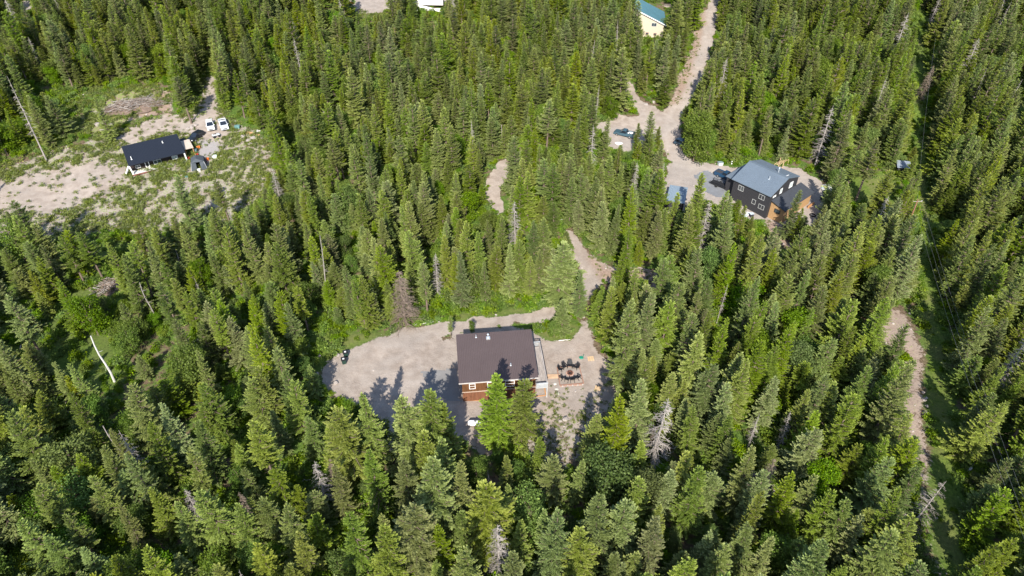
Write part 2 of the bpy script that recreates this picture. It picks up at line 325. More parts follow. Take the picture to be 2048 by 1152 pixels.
class MB:
    def __init__(s): s.V = []; s.F = []; s.mi = []; s.cur = 0
    def poly(s, pts, faces):
        o = len(s.V); s.V += [tuple(p) for p in pts]; s.F += [tuple(o+i for i in f) for f in faces]; s.mi += [s.cur]*len(faces); return s
    def box(s, x0, x1, y0, y1, z0, z1, top=None):
        p = [(x0,y0,z0),(x1,y0,z0),(x1,y1,z0),(x0,y1,z0),(x0,y0,z1),(x1,y0,z1),(x1,y1,z1),(x0,y1,z1)]
        return s.poly(p, [(3,2,1,0),(4,5,6,7),(0,1,5,4),(1,2,6,5),(2,3,7,6),(3,0,4,7)])
    def beam(s, a, b, w_, h_=None):
        a = Vector(a); b = Vector(b); h_ = h_ or w_; d = (b-a).normalized()
        up = Vector((0,0,1)) if abs(d.z) < 0.95 else Vector((0,1,0))
        sx = d.cross(up).normalized()*w_/2; sy = sx.cross(d).normalized()*h_/2
        p = [a-sx-sy, a+sx-sy, a+sx+sy, a-sx+sy, b-sx-sy, b+sx-sy, b+sx+sy, b-sx+sy]
        return s.poly(p, [(3,2,1,0),(4,5,6,7),(0,1,5,4),(1,2,6,5),(2,3,7,6),(3,0,4,7)])
    def tube(s, pts, rad, n=6, cap=True):
        pts = [Vector(p) for p in pts]; k = len(pts); rad = [rad]*k if isinstance(rad, (int, float)) else rad
        o = len(s.V)
        for i, p in enumerate(pts):
            d = (pts[min(k-1, i+1)]-pts[max(0, i-1)]).normalized(); up = Vector((0,0,1)) if abs(d.z) < 0.9 else Vector((1,0,0))
            a = d.cross(up).normalized(); b = a.cross(d)
            for j in range(n):
                t = 2*math.pi*j/n; s.V.append(tuple(p+(a*math.cos(t)+b*math.sin(t))*rad[i]))
        for i in range(k-1):
            for j in range(n):
                s.F.append((o+i*n+j, o+i*n+(j+1) % n, o+(i+1)*n+(j+1) % n, o+(i+1)*n+j)); s.mi.append(s.cur)
        if cap: s.F.append(tuple(o+j for j in range(n))[::-1]); s.F.append(tuple(o+(k-1)*n+j for j in range(n))); s.mi += [s.cur]*2
        return s
    def lathe(s, prof, n=12, c=(0,0)):
        o = len(s.V); k = len(prof)
        for r_, z_ in prof:
            for j in range(n):
                t = 2*math.pi*j/n; s.V.append((c[0]+r_*math.cos(t), c[1]+r_*math.sin(t), z_))
        for i in range(k-1):
            for j in range(n):
                s.F.append((o+i*n+j, o+i*n+(j+1) % n, o+(i+1)*n+(j+1) % n, o+(i+1)*n+j)); s.mi.append(s.cur)
        s.F.append(tuple(o+j for j in range(n))[::-1]); s.F.append(tuple(o+(k-1)*n+j for j in range(n))); s.mi += [s.cur]*2
        return s
    def prism(s, prof, y0, y1, f=lambda x, y, z: (x, y, z)):      # profile in x,z extruded along y
        n = len(prof); pts = [f(x, y0, z) for x, z in prof]+[f(x, y1, z) for x, z in prof]
        fs = [tuple(range(n)), tuple(range(2*n-1, n-1, -1))]+[(i, i+n, (i+1) % n+n, (i+1) % n) for i in range(n)]
        return s.poly(pts, fs)
    def xf(s, mat):
        s.V = [tuple(mat @ Vector(v)) for v in s.V]; return s
    def mesh(s, name, mats, smooth=False):
        if not isinstance(mats, (list, tuple)): mats = [mats]
        return mesh_from(name, s.V, s.F, mats, s.mi, smooth)
    def build(s, name, mats, parent=None, smooth=False, bevel=0):
        o = link(name, s.mesh(name, mats, smooth), parent)
        if bevel:
            b = o.modifiers.new('bevel', 'BEVEL'); b.width = bevel; b.segments = 2; b.limit_method = 'ANGLE'
        return o
def blob(mb, c, r, seed, sq=(1,1,.7), n=1):            # rough boulder from a jittered icosphere
    import bmesh
    bm = bmesh.new(); bmesh.ops.create_icosphere(bm, subdivisions=n, radius=1)
    rr = random.Random(seed); vs = [v.co.copy() for v in bm.verts]; fs = [tuple(v.index for v in f.verts) for f in bm.faces]; bm.free()
    mb.poly([(c[0]+v.x*r*sq[0]*(k := rr.uniform(.78, 1.18)), c[1]+v.y*r*sq[1]*k, c[2]+v.z*r*sq[2]*k) for v in vs], fs)

# ------------------------------------------------------------------ the ground, split along its zones
XYZ = np.stack([X, Y, Z], -1).reshape(-1, 3)
zoneA = np.stack([dirt, weed, lush, np.ones_like(dirt)], -1).reshape(-1, 4)
zoneB = np.stack([grey, np.clip(m_bank+0.6*m_track+0.3*m_yard*np.clip((fbm(X, Y, 14, 4)-.5)*6, 0, 1), 0, 1), m_rut*np.clip(fbm(X, Y, 5, 91)*1.6, 0, 1), np.ones_like(grey)], -1).reshape(-1, 4)
iy, ix = np.meshgrid(np.arange(NY-1), np.arange(NX-1), indexing='ij')
quad = np.stack([iy*NX+ix, iy*NX+ix+1, (iy+1)*NX+ix+1, (iy+1)*NX+ix], -1).reshape(-1, 4)
lab = np.zeros(X.shape, int)
for k, ps in enumerate([[CLEAR], [TOPYARD], [YARD], [HYARD, PARK], [TRACK], [DRIVE, MIDDRIVE, BRANCH, SPUR, TWOTRACK], [ROAD]]):
    for p in ps: lab[inpoly(QX, QY, p) & front] = k+1
fl = lab[:-1, :-1].reshape(-1)
for k, nm in enumerate(['ground', 'clearing_ground', 'gravel_yard', 'cabin_yard', 'house_yard', 'dirt_track', 'driveway', 'gravel_road']):
    q = quad[fl == k]
    if not len(q): continue
    u, inv = np.unique(q, return_inverse=True)
    me = mesh_from(nm, XYZ[u], inv.reshape(-1, 4), [MT], smooth=True)
    for an, arr in (('zone', zoneA), ('zone_b', zoneB)):
        a = me.attributes.new(an, 'FLOAT_COLOR', 'POINT'); a.data.foreach_set('color', arr[u].astype(np.float32).ravel())
    tag(link(nm, me), kind='structure')

# ------------------------------------------------------------------ tree builders
def kites(P0, D, Ln, Wd, Nm, t0, t1):
    """folded leaf/needle sprays: origin, direction, length, width, a normal hint; two triangles each"""
    S = np.cross(D, Nm); S /= np.linalg.norm(S, axis=1, keepdims=True)+1e-9
    U = np.cross(S, D); mid = P0+D*(Ln*0.55)[:, None]
    a = P0; b = P0+D*Ln[:, None]; c1 = mid+S*(Wd/2)[:, None]-U*(Wd*.18)[:, None]; c2 = mid-S*(Wd/2)[:, None]-U*(Wd*.18)[:, None]
    n = len(P0); V = np.stack([a, c1, b, c2], 1).reshape(-1, 3); o = np.arange(n)*4
    F = np.stack([np.stack([o, o+1, o+2], 1), np.stack([o, o+2, o+3], 1)], 1).reshape(-1, 3)
    tm = (t0+t1)/2
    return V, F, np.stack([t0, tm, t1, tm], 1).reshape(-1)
def conifer(seed, h=15, rad=2.2, base=0.08, lev=34, power=0.85, gap=0.0, droop=0.0, spray=1.0, lop=0.0):
    g = np.random.default_rng(seed); P0, D, Ln, Wd, Nm, A, B = [], [], [], [], [], [], []
    wood = MB(); lean = g.normal(0, .01, 2)
    ph = g.uniform(0, 7, 3)
    for i in range(lev):
        t = base+(1-base)*((i+g.uniform(-.4, .4))/lev); t = min(max(t, base), 0.985)
        nb = int(g.integers(5, 8)) if t < .85 else 5
        for j in range(nb):
            az = g.uniform(0, 2*np.pi)
            env = (1-t)**power*min(1, (t-base+.05)/.14)*(1+lop*np.sin(az+ph[0])) 
            L = rad*env*g.uniform(.62, 1.18)*(1+.18*np.sin(az*2+t*9+ph[1]))+.16
            if g.uniform() < gap: continue
            el = -0.32+0.95*t+g.normal(0, .12)-droop
            dh = np.array([np.cos(az), np.sin(az)]); org = np.array([lean[0]*t*h, lean[1]*t*h, t*h+g.uniform(-.15, .15)])
            ns = max(4, int(L/.15*spray)); s = np.linspace(.18, 1, ns)+g.normal(0, .02, ns)
            x = s*L*np.cos(el); z = s*L*np.sin(el)+0.10*L*s*s*(1 if t < .7 else .2)-0.12*L*np.sin(s*3)*.6
            pts = np.stack([org[0]+dh[0]*x, org[1]+dh[1]*x, org[2]+z], 1)
            if L > .8 and i % 2 == 0: wood.tube([tuple(org), tuple(pts[ns//2]), tuple(pts[-1])], [.05, .03, .012], 3, False)
            for sd in (-1, 1):
                ang = az+sd*g.uniform(.7, 1.15, ns); ll = (0.15+0.36*L*(1.08-s))*g.uniform(.7, 1.25, ns)
                dz = np.tan(-.18+el*.5)+g.normal(0, .18, ns)
                d = np.stack([np.cos(ang), np.sin(ang), dz], 1); d /= np.linalg.norm(d, axis=1, keepdims=True)
                nn = np.stack([g.normal(0, .25, ns), g.normal(0, .25, ns), np.ones(ns)], 1)
                P0.append(pts); D.append(d); Ln.append(np.clip(ll, .18, .75)); Wd.append(g.uniform(.14, .26, ns)); Nm.append(nn)
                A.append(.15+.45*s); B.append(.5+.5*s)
            # hanging / rising sprays give the bough thickness
            m = ns//2+1; k = g.integers(0, ns, m); ang = az+g.normal(0, .8, m)
            d = np.stack([np.cos(ang), np.sin(ang), g.uniform(-.9, .75, m)], 1); d /= np.linalg.norm(d, axis=1, keepdims=True)
            P0.append(pts[k]); D.append(d); Ln.append(g.uniform(.2, .5, m)); Wd.append(g.uniform(.12, .22, m)); Nm.append(g.normal(0, 1, (m, 3)))
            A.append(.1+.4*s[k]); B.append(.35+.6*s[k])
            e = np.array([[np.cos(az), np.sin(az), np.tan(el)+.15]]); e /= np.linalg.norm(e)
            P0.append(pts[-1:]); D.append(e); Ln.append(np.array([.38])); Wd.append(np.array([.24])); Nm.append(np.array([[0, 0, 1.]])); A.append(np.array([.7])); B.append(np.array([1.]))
    nt_ = 10; ang = g.uniform(0, 7, nt_); zz = g.uniform(h*.965, h*1.0, nt_)
    P0.append(np.stack([np.full(nt_, lean[0]*h), np.full(nt_, lean[1]*h), zz], 1)); d = np.stack([np.cos(ang)*.5, np.sin(ang)*.5, np.full(nt_, 1.)], 1)
    D.append(d/np.linalg.norm(d, axis=1, keepdims=True)); Ln.append(np.full(nt_, .4)); Wd.append(np.full(nt_, .13)); Nm.append(g.normal(0, 1, (nt_, 3))); A.append(np.full(nt_, .6)); B.append(np.full(nt_, 1.))
    V, F, tp = kites(*[np.concatenate(q) for q in (P0, D, Ln, Wd, Nm, A, B)])
    r0 = .011*h+.03
    wood.tube([(0, 0, -.6), (0, 0, h*.02), (lean[0]*h*.5, lean[1]*h*.5, h*.5), (lean[0]*h, lean[1]*h, h*.99)], [r0*1.35, r0, r0*.6, .02], 7)
    if base > .15:          # bare lower trunk with dead stubs
        for _ in range(int(26*base*2)):
            z = g.uniform(.08, base+.05)*h; a = g.uniform(0, 7); L = g.uniform(.4, 1.3)
            wood.tube([(0, 0, z), (math.cos(a)*L, math.sin(a)*L, z-g.uniform(0, .4)*L)], [.03, .008], 3, False)
    return (V, F, tp), wood
def broadleaf(seed, h=7, rad=2.2, n=3600, leaf=.24, low=0.15):
    g = np.random.default_rng(seed); wood = MB()
    nb = 26; cen = []
    for i in range(nb):
        t = g.uniform(low, .93); a = g.uniform(0, 2*np.pi); rr = rad*math.sqrt(max(.05, 1-((t-.45)/.6)**2))*g.uniform(.3, .85)
        cen.append((math.cos(a)*rr, math.sin(a)*rr, t*h, g.uniform(.28, .48)*rad))
    for c in cen[:12]: wood.tube([(0, 0, c[2]*.45), (c[0]*.5, c[1]*.5, c[2]*.8), (c[0], c[1], c[2])], [.07, .045, .02], 4, False)
    wood.tube([(0, 0, -.4), (.05, 0, h*.4), (0, .05, h*.85)], [.018*h+.02, .013*h, .02], 6)
    k = g.integers(0, nb, n); C = np.array(cen)[k]; d = g.normal(0, 1, (n, 3)); d /= np.linalg.norm(d, axis=1, keepdims=True)
    rr = C[:, 3]*g.uniform(.55, 1.1, n); p = C[:, :3]+d*rr[:, None]*np.array([1, 1, .8])
    dd = d*.5+g.normal(0, .6, (n, 3)); dd /= np.linalg.norm(dd, axis=1, keepdims=True)
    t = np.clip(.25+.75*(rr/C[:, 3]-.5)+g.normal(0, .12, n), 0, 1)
    V, F, tp = kites(p, dd, g.uniform(.8, 1.4, n)*leaf, g.uniform(.6, 1.1, n)*leaf, d+g.normal(0, .35, (n, 3)), t, t)
    return (V, F, tp), wood
def bush_mesh(seed, rad=1.0, h=1.1, n=420, leaf=.22):
    g = np.random.default_rng(seed); nb = 7
    C = np.stack([g.normal(0, .42*rad, nb), g.normal(0, .42*rad, nb), g.uniform(.25, .7, nb)*h, g.uniform(.3, .55, nb)*rad], 1)[g.integers(0, nb, n)]
    d = g.normal(0, 1, (n, 3)); d[:, 2] = np.abs(d[:, 2])*.9; d /= np.linalg.norm(d, axis=1, keepdims=True)
    u = g.uniform(.6, 1.1, n); p = C[:, :3]+d*(C[:, 3]*u)[:, None]
    dd = d*.6+g.normal(0, .6, (n, 3)); dd /= np.linalg.norm(dd, axis=1, keepdims=True)
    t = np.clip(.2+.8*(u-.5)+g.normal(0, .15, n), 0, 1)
    return kites(p, dd, g.uniform(.8, 1.5, n)*leaf, g.uniform(.5, 1., n)*leaf, d+g.normal(0, .4, (n, 3)), t, t)
def snag(seed, h=12, rad=1.4, nb=60, twigs=3, low=.15, mat=None):
    g = random.Random(seed); m = MB(); r0 = .008*h+.03; lx, ly = g.uniform(-.03, .03)*h, g.uniform(-.03, .03)*h
    m.tube([(0, 0, -.5), (lx*.2, ly*.2, h*.3), (lx*.6, ly*.6, h*.7), (lx, ly, h)], [r0*1.3, r0, r0*.6, .02], 6)
    br = MB()
    for _ in range(nb):
        t = g.uniform(low, .97); a = g.uniform(0, 6.28); L = rad*((1-t)**.7)*g.uniform(.5, 1.15)+.15; dz = g.uniform(-.55, .1)
        o = Vector((lx*t, ly*t, t*h)); e = o+Vector((math.cos(a)*L, math.sin(a)*L, dz*L)); mid = (o+e)/2+Vector((0, 0, .08*L))
        br.tube([o, mid, e], [.036, .026, .010], 3, False)
        for _ in range(twigs):
            s = g.uniform(.3, .95); p = o.lerp(e, s); b = a+g.choice((-1, 1))*g.uniform(.5, 1.1); l = L*g.uniform(.2, .45)
            br.tube([p, p+Vector((math.cos(b)*l, math.sin(b)*l, g.uniform(-.5, .15)*l))], [.018, .008], 3, False)
    return m, br
# ------------------------------------------------------------------ tree prototypes
class Proto: pass
protos = []
def add_proto(kind, foliage, wood, h, rad, leafmat, woodmat):
    p = Proto(); p.kind = kind; p.h = h; p.rad = rad; p.i = len(protos)
    p.leaf = mesh_from(kind+'_foliage', foliage[0], foliage[1], [leafmat], tip=foliage[2]) if foliage else None
    p.woodbr = None
    if isinstance(wood, tuple): p.wood = wood[0].mesh(kind+'_trunk', woodmat); p.woodbr = wood[1].mesh(kind+'_branches', woodmat)
    else: p.wood = wood.mesh(kind+'_trunk', woodmat)
    protos.append(p); return p.i
CON = [add_proto('conifer', *conifer(11, 15, 2.75, .04, 38, .80), 15, 2.7, L_GREEN, BARK),
       add_proto('conifer', *conifer(12, 15, 2.4, .05, 40, .88, .03), 15, 2.3, L_GREEN, BARK),
       add_proto('conifer', *conifer(13, 15, 2.95, .04, 36, .70, .05, lop=.15), 15, 3.0, L_GREEN, BARK),
       add_proto('conifer', *conifer(14, 15, 2.5, .06, 38, 1.0, .06, .1), 15, 2.5, L_GREEN, BARK),
       add_proto('conifer', *conifer(15, 15, 2.7, .05, 34, .58, .04, lop=.2), 15, 2.8, L_GREEN, BARK),
       add_proto('conifer', *conifer(16, 15, 2.05, .05, 42, .78, .02, .05), 15, 2.0, L_GREEN, BARK)]
TALL = [add_proto('conifer', *conifer(21, 17, 2.5, .38, 24, .62, .16, .05, lop=.25), 17, 2.5, L_GREEN, BARK),
        add_proto('conifer', *conifer(22, 17, 2.1, .30, 26, .70, .20, .1, lop=.2), 17, 2.1, L_GREEN, BARK)]
DEC = [add_proto('broadleaf', *broadleaf(31, 8, 2.5), 8, 2.5, L_DEC, BARK),
       add_proto('broadleaf', *broadleaf(32, 10, 3.1, 5200, .26), 10, 3.1, L_DEC2, BARK)]
SNG = [add_proto('snag', None, snag(41, 12, 1.9, 120, 5, .12), 12, 1.9, None, BARKG),
       add_proto('snag', None, snag(42, 13, 1.5, 60, 3, .3), 13, 1.5, None, BARKG),
       add_proto('snag', None, snag(43, 12, 2.2, 230, 7, .06), 12, 2.2, None, BARKB)]
TINT = {'green': L_GREEN, 'grey': L_GREY, 'yellow': L_YEL, 'rust': L_RUST, 'bright': L_DEC, 'deep': L_DEC2}
VY = 576+FPX/math.tan(PITCH)

# parts of the picture that stay open to view, in photograph pixels
VYARD = [(658,740),(668,718),(695,700),(745,683),(795,668),(850,655),(905,650),(912,656),(1064,650),(1100,676),(1150,672),(1164,648),(1176,650),(1192,700),(1218,735),(1234,775),(1222,800),(1195,800),(1172,830),(1160,872),(1120,895),(1060,872),(1050,850),(1047,762),(968,762),(966,860),(948,862),(925,842),(915,806),(890,792),(862,780),(820,780),(790,815),(775,850),(764,830),(745,778),(712,790),(660,776)]
VROAD = strip([(1428,0,11),(1418,50,13),(1407,100,14),(1392,150,14),(1370,190,14),(1345,225,15),(1336,250,16),(1340,280,15),(1348,305,14)])
VHOUSE = [(1342,312),(1375,320),(1440,330),(1480,325),(1520,318),(1600,350),(1640,362),(1650,400),(1630,430),(1600,400),(1575,430),(1532,440),(1505,425),(1480,395),(1425,385),(1400,372),(1378,372),(1372,400),(1345,420),(1333,412),(1340,372),(1334,340)]
VCLEAR = [(0,352),(60,320),(150,290),(120,210),(155,180),(285,168),(330,210),(372,228),(398,210),(405,180),(415,155),(430,155),(432,200),(440,225),(500,262),(530,300),(535,345),(515,395),(470,425),(440,400),(415,400),(395,440),(370,440),(345,380),(322,445),(250,458),(130,450),(60,440),(0,415)]
VIS = [VYARD, VROAD, VHOUSE, VCLEAR,
       strip([(1014,326,8),(1000,345,13),(991,365,15),(988,385,15),(992,405,13),(996,420,9)]),
       strip([(1190,547,5),(1230,547,6),(1290,552,5),(1330,568,4)]), strip([(1180,562,9),(1174,585,6),(1150,602,5)]), strip([(1150,488,9),(1162,510,11),(1172,535,12),(1180,560,12)]), strip([(1140,606,6),(1100,622,8),(1060,632,9),(1000,641,9),(930,648,9),(860,660,9),(800,668,9)]),
       strip([(1255,162,4),(1262,190,5),(1278,212,7),(1300,228,9)]), [(1195,252),(1300,240),(1330,245),(1290,262),(1262,280),(1230,292),(1215,262)],
       [(1386,60),(1382,100),(1362,140),(1350,180),(1342,205),(1358,200),(1380,160),(1395,95),(1405,60)],
       [(1272,0),(1330,4),(1336,22),(1333,48),(1326,72),(1290,74),(1290,30),(1272,20)],
       [(700,0),(770,0),(765,14),(740,24),(708,24)], [(832,0),(888,0),(886,14),(835,18)],
       [(1772,618),(1805,625),(1815,650),(1800,670),(1778,665)], strip([(1838,700,3),(1830,780,5),(1836,860,5),(1848,950,5),(1862,1040,5),(1875,1150,6)]),
       strip([(1838,20,4),(1836,120,5),(1835,230,5),(1845,400,6),(1852,520,8),(1862,640,9),(1878,800,11),(1890,950,13),(1902,1150,15)]),
       [(915,660),(1062,652),(1095,765),(1090,800),(925,805)], [(1700,352),(1760,352),(1758,405),(1705,400)],
       [(36,5),(60,2),(66,18),(50,22)], [(1540,442),(1580,452),(1600,475),(1590,490),(1560,480)],
       strip([(180,672,9),(205,715,10),(232,768,13)]), [(190,735),(255,755),(250,800),(190,785)], [(195,558),(240,560),(235,605),(200,600)], [(300,700),(345,690),(350,730),(300,740)],
       [(1050,842),(1165,828),(1165,880),(1140,915),(1100,893),(1062,905),(1050,890)], [(652,740),(662,715),(700,694),(760,675),(730,800),(690,800),(655,782)],
       strip([(860,622,5),(920,625,6),(1000,622,8),(1080,605,7)])]
def open_fraction(x, y, z, h, rad, polys=VIS):
    hit = np.zeros(len(x)); tot = 0
    for t in (0.0, .12, .25, .4, .55, .7, .85, .97):
        px, py, zc = proj(x, y, z+h*t); r_ = rad*(1-t)**.8*FPX/zc*.75 if t > 0 else 0*zc
        for k in ((-1, 0, 1) if t > 0 else (0,)):
            q = np.zeros(len(x), bool)
            for pl in polys: q |= inpoly(px+k*r_, py, pl)
            hit += q*(2 if t == 0 else 1); tot += 2 if t == 0 else 1
    return hit/tot
trees = []     # x, y, h, rad scale, proto, tint, label or None
def solve_h(x, y, z, ty):
    lo, hi = 0.5, 45
    for _ in range(30):
        m = (lo+hi)/2
        if proj(x, y, z+m)[1] > ty: lo = m
        else: hi = m
    return m
def tree_at(tx, ty, by, proto, tint='green', rs=1.0, label=None, cat='tree'):
    bx = 1024+(tx-1024)*(VY-by)/(VY-ty); g = G(bx, by); h = solve_h(g.x, g.y, g.z, ty)
    trees.append(dict(x=g.x, y=g.y, h=h, rs=rs, p=proto, tint=tint, label=label, rot=rnd.uniform(0, 6.28), man=True))
A = tree_at; c = CON; t_ = TALL
A(996,752,892, c[0],'green',1.3,'left tree of the close pair whose tops overlap the brown cabin roof')
A(1042,757,886, c[4],'green',1.15,'right tree of the close pair whose tops overlap the brown cabin roof')
A(817,797,940, c[2],'grey',1.3,'broad conifer at the yard edge, leftmost of three below the tree shadows by the cabin')
A(857,794,945, c[0],'green',1.35,'spiky conifer at the yard edge, middle of three below the tree shadows by the cabin')
A(888,807,925, c[1],'green',1.1,'conifer just left of the white propane tank, rightmost of three')
A(732,781,925, c[1],'green',.95,'narrow conifer at the bottom left edge of the brown cabin yard')
A(687,809,950, c[4],'grey',1.3,'pale broad conifer below the left end of the cabin yard')
A(888,873,1010, c[1],'green',1.0,'slim conifer standing below and left of the propane tank')
A(857,932,1090, c[0],'grey',1.35,'large pale conifer well below the propane tank, left of the clearing gap')
A(964,974,1105, c[4],'grey',1.45,'broad round-topped conifer under the bare thin spike below the cabin')
A(815,1005,1150, c[2],'grey',1.3,'large grey-green conifer low in the middle, left of the big dead tree')
A(763,1061,1200, c[0],'green',1.1)
A(1013,912,1000, c[3],'grey',.9)
A(1114,915,1005, c[4],'grey',1.15,'pale silvery conifer below the patchy grass at the cabin yard')
A(1082,877,955, c[5],'yellow',.9,'slim yellow-green conifer touching the patchy grass below the fire pit')
A(1162,919,1000, c[1],'green',.9)
A(1190,825,915, c[0],'yellow',1.1,'yellow-green conifer at the lower right corner of the cabin yard')
A(1242,797,950, c[1],'green',1.1)
A(1197,995,1130, c[0],'green',1.1); A(1107,1030,1160, c[2],'green',.9); A(933,1102,1230, c[4],'green',.9); A(1020,1106,1240, c[0],'green',1)
A(739,898,1030, c[3],'green',1); A(843,866,985, c[4],'grey',1.1,'grey-green conifer directly under the three yard edge conifers'); A(700,1030,1170, c[1],'green',1.1)
A(1218,905,1000, DEC[1],'deep',1.15,'large round leafy tree among conifers below the fire pit yard')
A(1122,487,604, c[4],'grey',1.6,'broad grey-green conifer left of the upper cabin driveway bend')
A(1165,540,632, c[1],'green',.9,'narrow conifer standing inside the cabin driveway curve')
A(1128,600,668, c[0],'grey',1.1,'small grey-green conifer at the back right corner of the cabin'); A(1110,640,674, DEC[0],'bright',.9)
A(899,632,674, t_[1],'green',.75,'small bare-trunked conifer behind the left corner of the cabin roof'); A(941,640,666, DEC[0],'bright',.6,'small leafy sapling behind the cabin roof beside the driveway')
A(352,150,247, t_[0],'green',1.5,'large loose conifer beside the drive to the long black-roofed house')
A(187,192,284, c[3],'yellow',.95,'lone yellow-green conifer left of the brush pile')
A(350,352,468, c[0],'green',1,'tall conifer straight below the long black-roofed house'); A(432,358,452, t_[0],'green',1.1,'conifer below the dark grey canopy tent')
A(28,402,520, t_[0],'green',1.3,'tall loose conifer at the left edge below the pale gravel clearing'); A(160,462,560, t_[0],'green',1.3); A(120,470,570, t_[1],'green',1.2)
A(464,140,236, t_[1],'green',1.1,'bare-trunked conifer right of the upper clearing drive, left one of two'); A(478,138,232, t_[1],'green',1.1,'bare-trunked conifer right of the upper clearing drive, right one of two')
A(1408,348,485, c[5],'green',1.15,'tall slim conifer standing between the grey shed and the black house'); A(1356,384,478, c[5],'green',1.0,'slim conifer whose tip overlaps the grey shed roof')
A(1447,382,500, c[0],'grey',1.0,'broad conifer in front of the left wall of the black house'); A(1462,396,505, c[3],'grey',1.05)
A(1487,414,500, c[5],'green',.9,'conifer before the middle of the black house front wall'); A(1599,382,478, c[1],'grey',1.0,'conifer overlapping the low black porch roof, upper left of two'); A(1609,416,485, c[3],'green',.9,'conifer before the black porch roof, lower right of two')
A(1655,420,540, c[0],'grey',1); A(1697,365,470, c[1],'green',1); A(1785,340,440, c[4],'grey',1.2,'big loose conifer left of the utility pole'); A(1757,280,400, t_[0],'grey',1.3); A(1720,300,392, t_[0],'green',1.3)
A(1283,3,112, c[5],'green',1.2,'tall narrow conifer in front of the beige house roof'); A(1310,70,135, c[1],'green',.95,'conifer growing in front of the beige house wall base')
A(1306,222,330, c[0],'grey',1.0,'pale conifer standing left of the road junction'); A(1278,246,305, c[5],'green',.9); A(1212,235,330, c[1],'green',.9)
A(1264,605,770, c[0],'grey',1.05,'broad pale conifer right of the cabin yard'); A(1296,585,720, c[0],'grey',1.0)
A(1405,225,322, DEC[1],'deep',1.1,'round leafy tree at the inside corner of the road to the black house')
A(460,488,545, c[4],'rust',.7,'small rusty orange dying conifer in the left forest')
A(1240,400,465, DEC[1],'deep',.9,'round dark leafy tree among the conifers of the middle forest')
A(797,540,652, SNG[2],None,1.35,'wide brown dead conifer at the edge above the cabin drive')
A(1031,400,498, SNG[0],None,1.1,'tall grey dead tree below the middle driveway stretch'); A(868,507,596, SNG[0],None,.9,'dead grey tree up and right of the brown dead conifer')
A(1330,795,930, SNG[0],None,1.2,'large bare grey dead tree right of the cabin yard'); A(1520,825,900, SNG[1],None,1.1); A(1548,915,1000, SNG[2],None,.9,'dead grey conifer with dense twigs in the lower right forest')
A(631,928,1015, SNG[0],None,1.1); A(657,915,985, SNG[2],None,.8); A(980,940,1000, SNG[1],None,.6,'thin bare spike above the round-topped conifer'); A(997,1047,1150, SNG[0],None,1.2,'big dead grey tree near the bottom middle')
A(370,975,1045, SNG[0],None,1); A(480,985,1055, SNG[2],None,.8); A(240,860,960, SNG[1],None,1.2); A(1960,75,165, SNG[0],None,1.3); A(1868,130,200, SNG[2],None,1.0)
A(10,150,322, SNG[1],None,.7,'tall thin grey dead tree at the left edge above the clearing'); A(945,240,335, SNG[1],None,.9)
del A
mx = np.array([t['x'] for t in trees]); my = np.array([t['y'] for t in trees])
# the rest of the forest: a jittered lattice thinned by what the place allows
s = 3.75
bx, by = np.meshgrid(np.arange(-230, 230, s), np.arange(14, 318, s*.87)); bx = bx+((np.arange(bx.shape[0]) % 2)*s/2)[:, None]
bx = (bx+rng.uniform(-.46, .46, bx.shape)*s).ravel(); by = (by+rng.uniform(-.46, .46, by.shape)*s).ravel()
def lookup(arr, x, y):
    i = np.clip(np.searchsorted(gy, y)-1, 0, NY-1); j = np.clip(np.searchsorted(gx, x)-1, 0, NX-1); return arr[i, j]
bz = T(bx, by); px, py, zc = proj(bx, by, bz)
keep = (np.abs(bx) < 45+by*.78) & (px > -160) & (px < 2210)
dn = np.ones(len(bx)); dn = np.where(lookup(m_left, bx, by) > .5, .62, dn); dn = np.where(lookup(m_scrub, bx, by) > .5, .72, dn)
dn *= np.where(fbm(bx, by, 14, 21) > .66, .35, 1.0); dn *= np.where((px < 760) & (py > 470), .86, 1.0)
keep &= rng.uniform(0, 1, len(bx)) < dn
keep &= (lookup(dirt, bx, by) < .25) & (lookup(m_cut, bx, by) < .35) & (lookup(m_green, bx, by) < .4)
bx, by, bz, px, py = (a[keep] for a in (bx, by, bz, px, py))
H_ = 11.7+np.clip((px-1150)/600, 0, 1)*2.0-np.clip((py-650)/400, 0, 1)*.6+rng.normal(0, 2.3, len(bx))
small = rng.uniform(0, 1, len(bx)) < .27; H_ = np.where(small, rng.uniform(3.8, 9.5, len(bx)), H_); H_ = np.clip(H_, 4, 21)
edge = open_fraction(bx, by, bz, H_, np.full(len(bx), 2.6))
for _ in range(2):          # at clearing edges shorter trees often stand where a tall one would not
    H_ = np.where(edge > .05, H_*.72, H_); edge = open_fraction(bx, by, bz, H_, np.full(len(bx), 2.3))
d2 = ((bx[:, None]-mx)**2+(by[:, None]-my)**2).min(1)
sx_ = bx+H_/math.tan(SUN_EL)*math.sin(SUN_AZ); sy_ = by+H_/math.tan(SUN_EL)*math.cos(SUN_AZ); spx, spy, _ = proj(sx_, sy_, T(sx_, sy_))
shady = inpoly(spx, spy, [(668,735),(700,705),(790,680),(905,672),(1100,690),(1190,715),(1222,765),(1205,790),(1200,830),(1160,880),(1060,880),(1048,830),(935,840),(900,790),(850,765),(700,785),(662,770)]) | inpoly(spx, spy, CLEARBARE) | inpoly(spx, spy, [(1345,300),(1500,330),(1480,390),(1340,380)])
ok = (edge <= .015) & ~shady & (d2 > 3.2**2) & (H_ > 3.4)
u = rng.uniform(0, 1, len(bx)); v = rng.uniform(0, 1, len(bx)); tint_n = fbm(bx, by, 30, 33)+rng.normal(0, .13, len(bx))
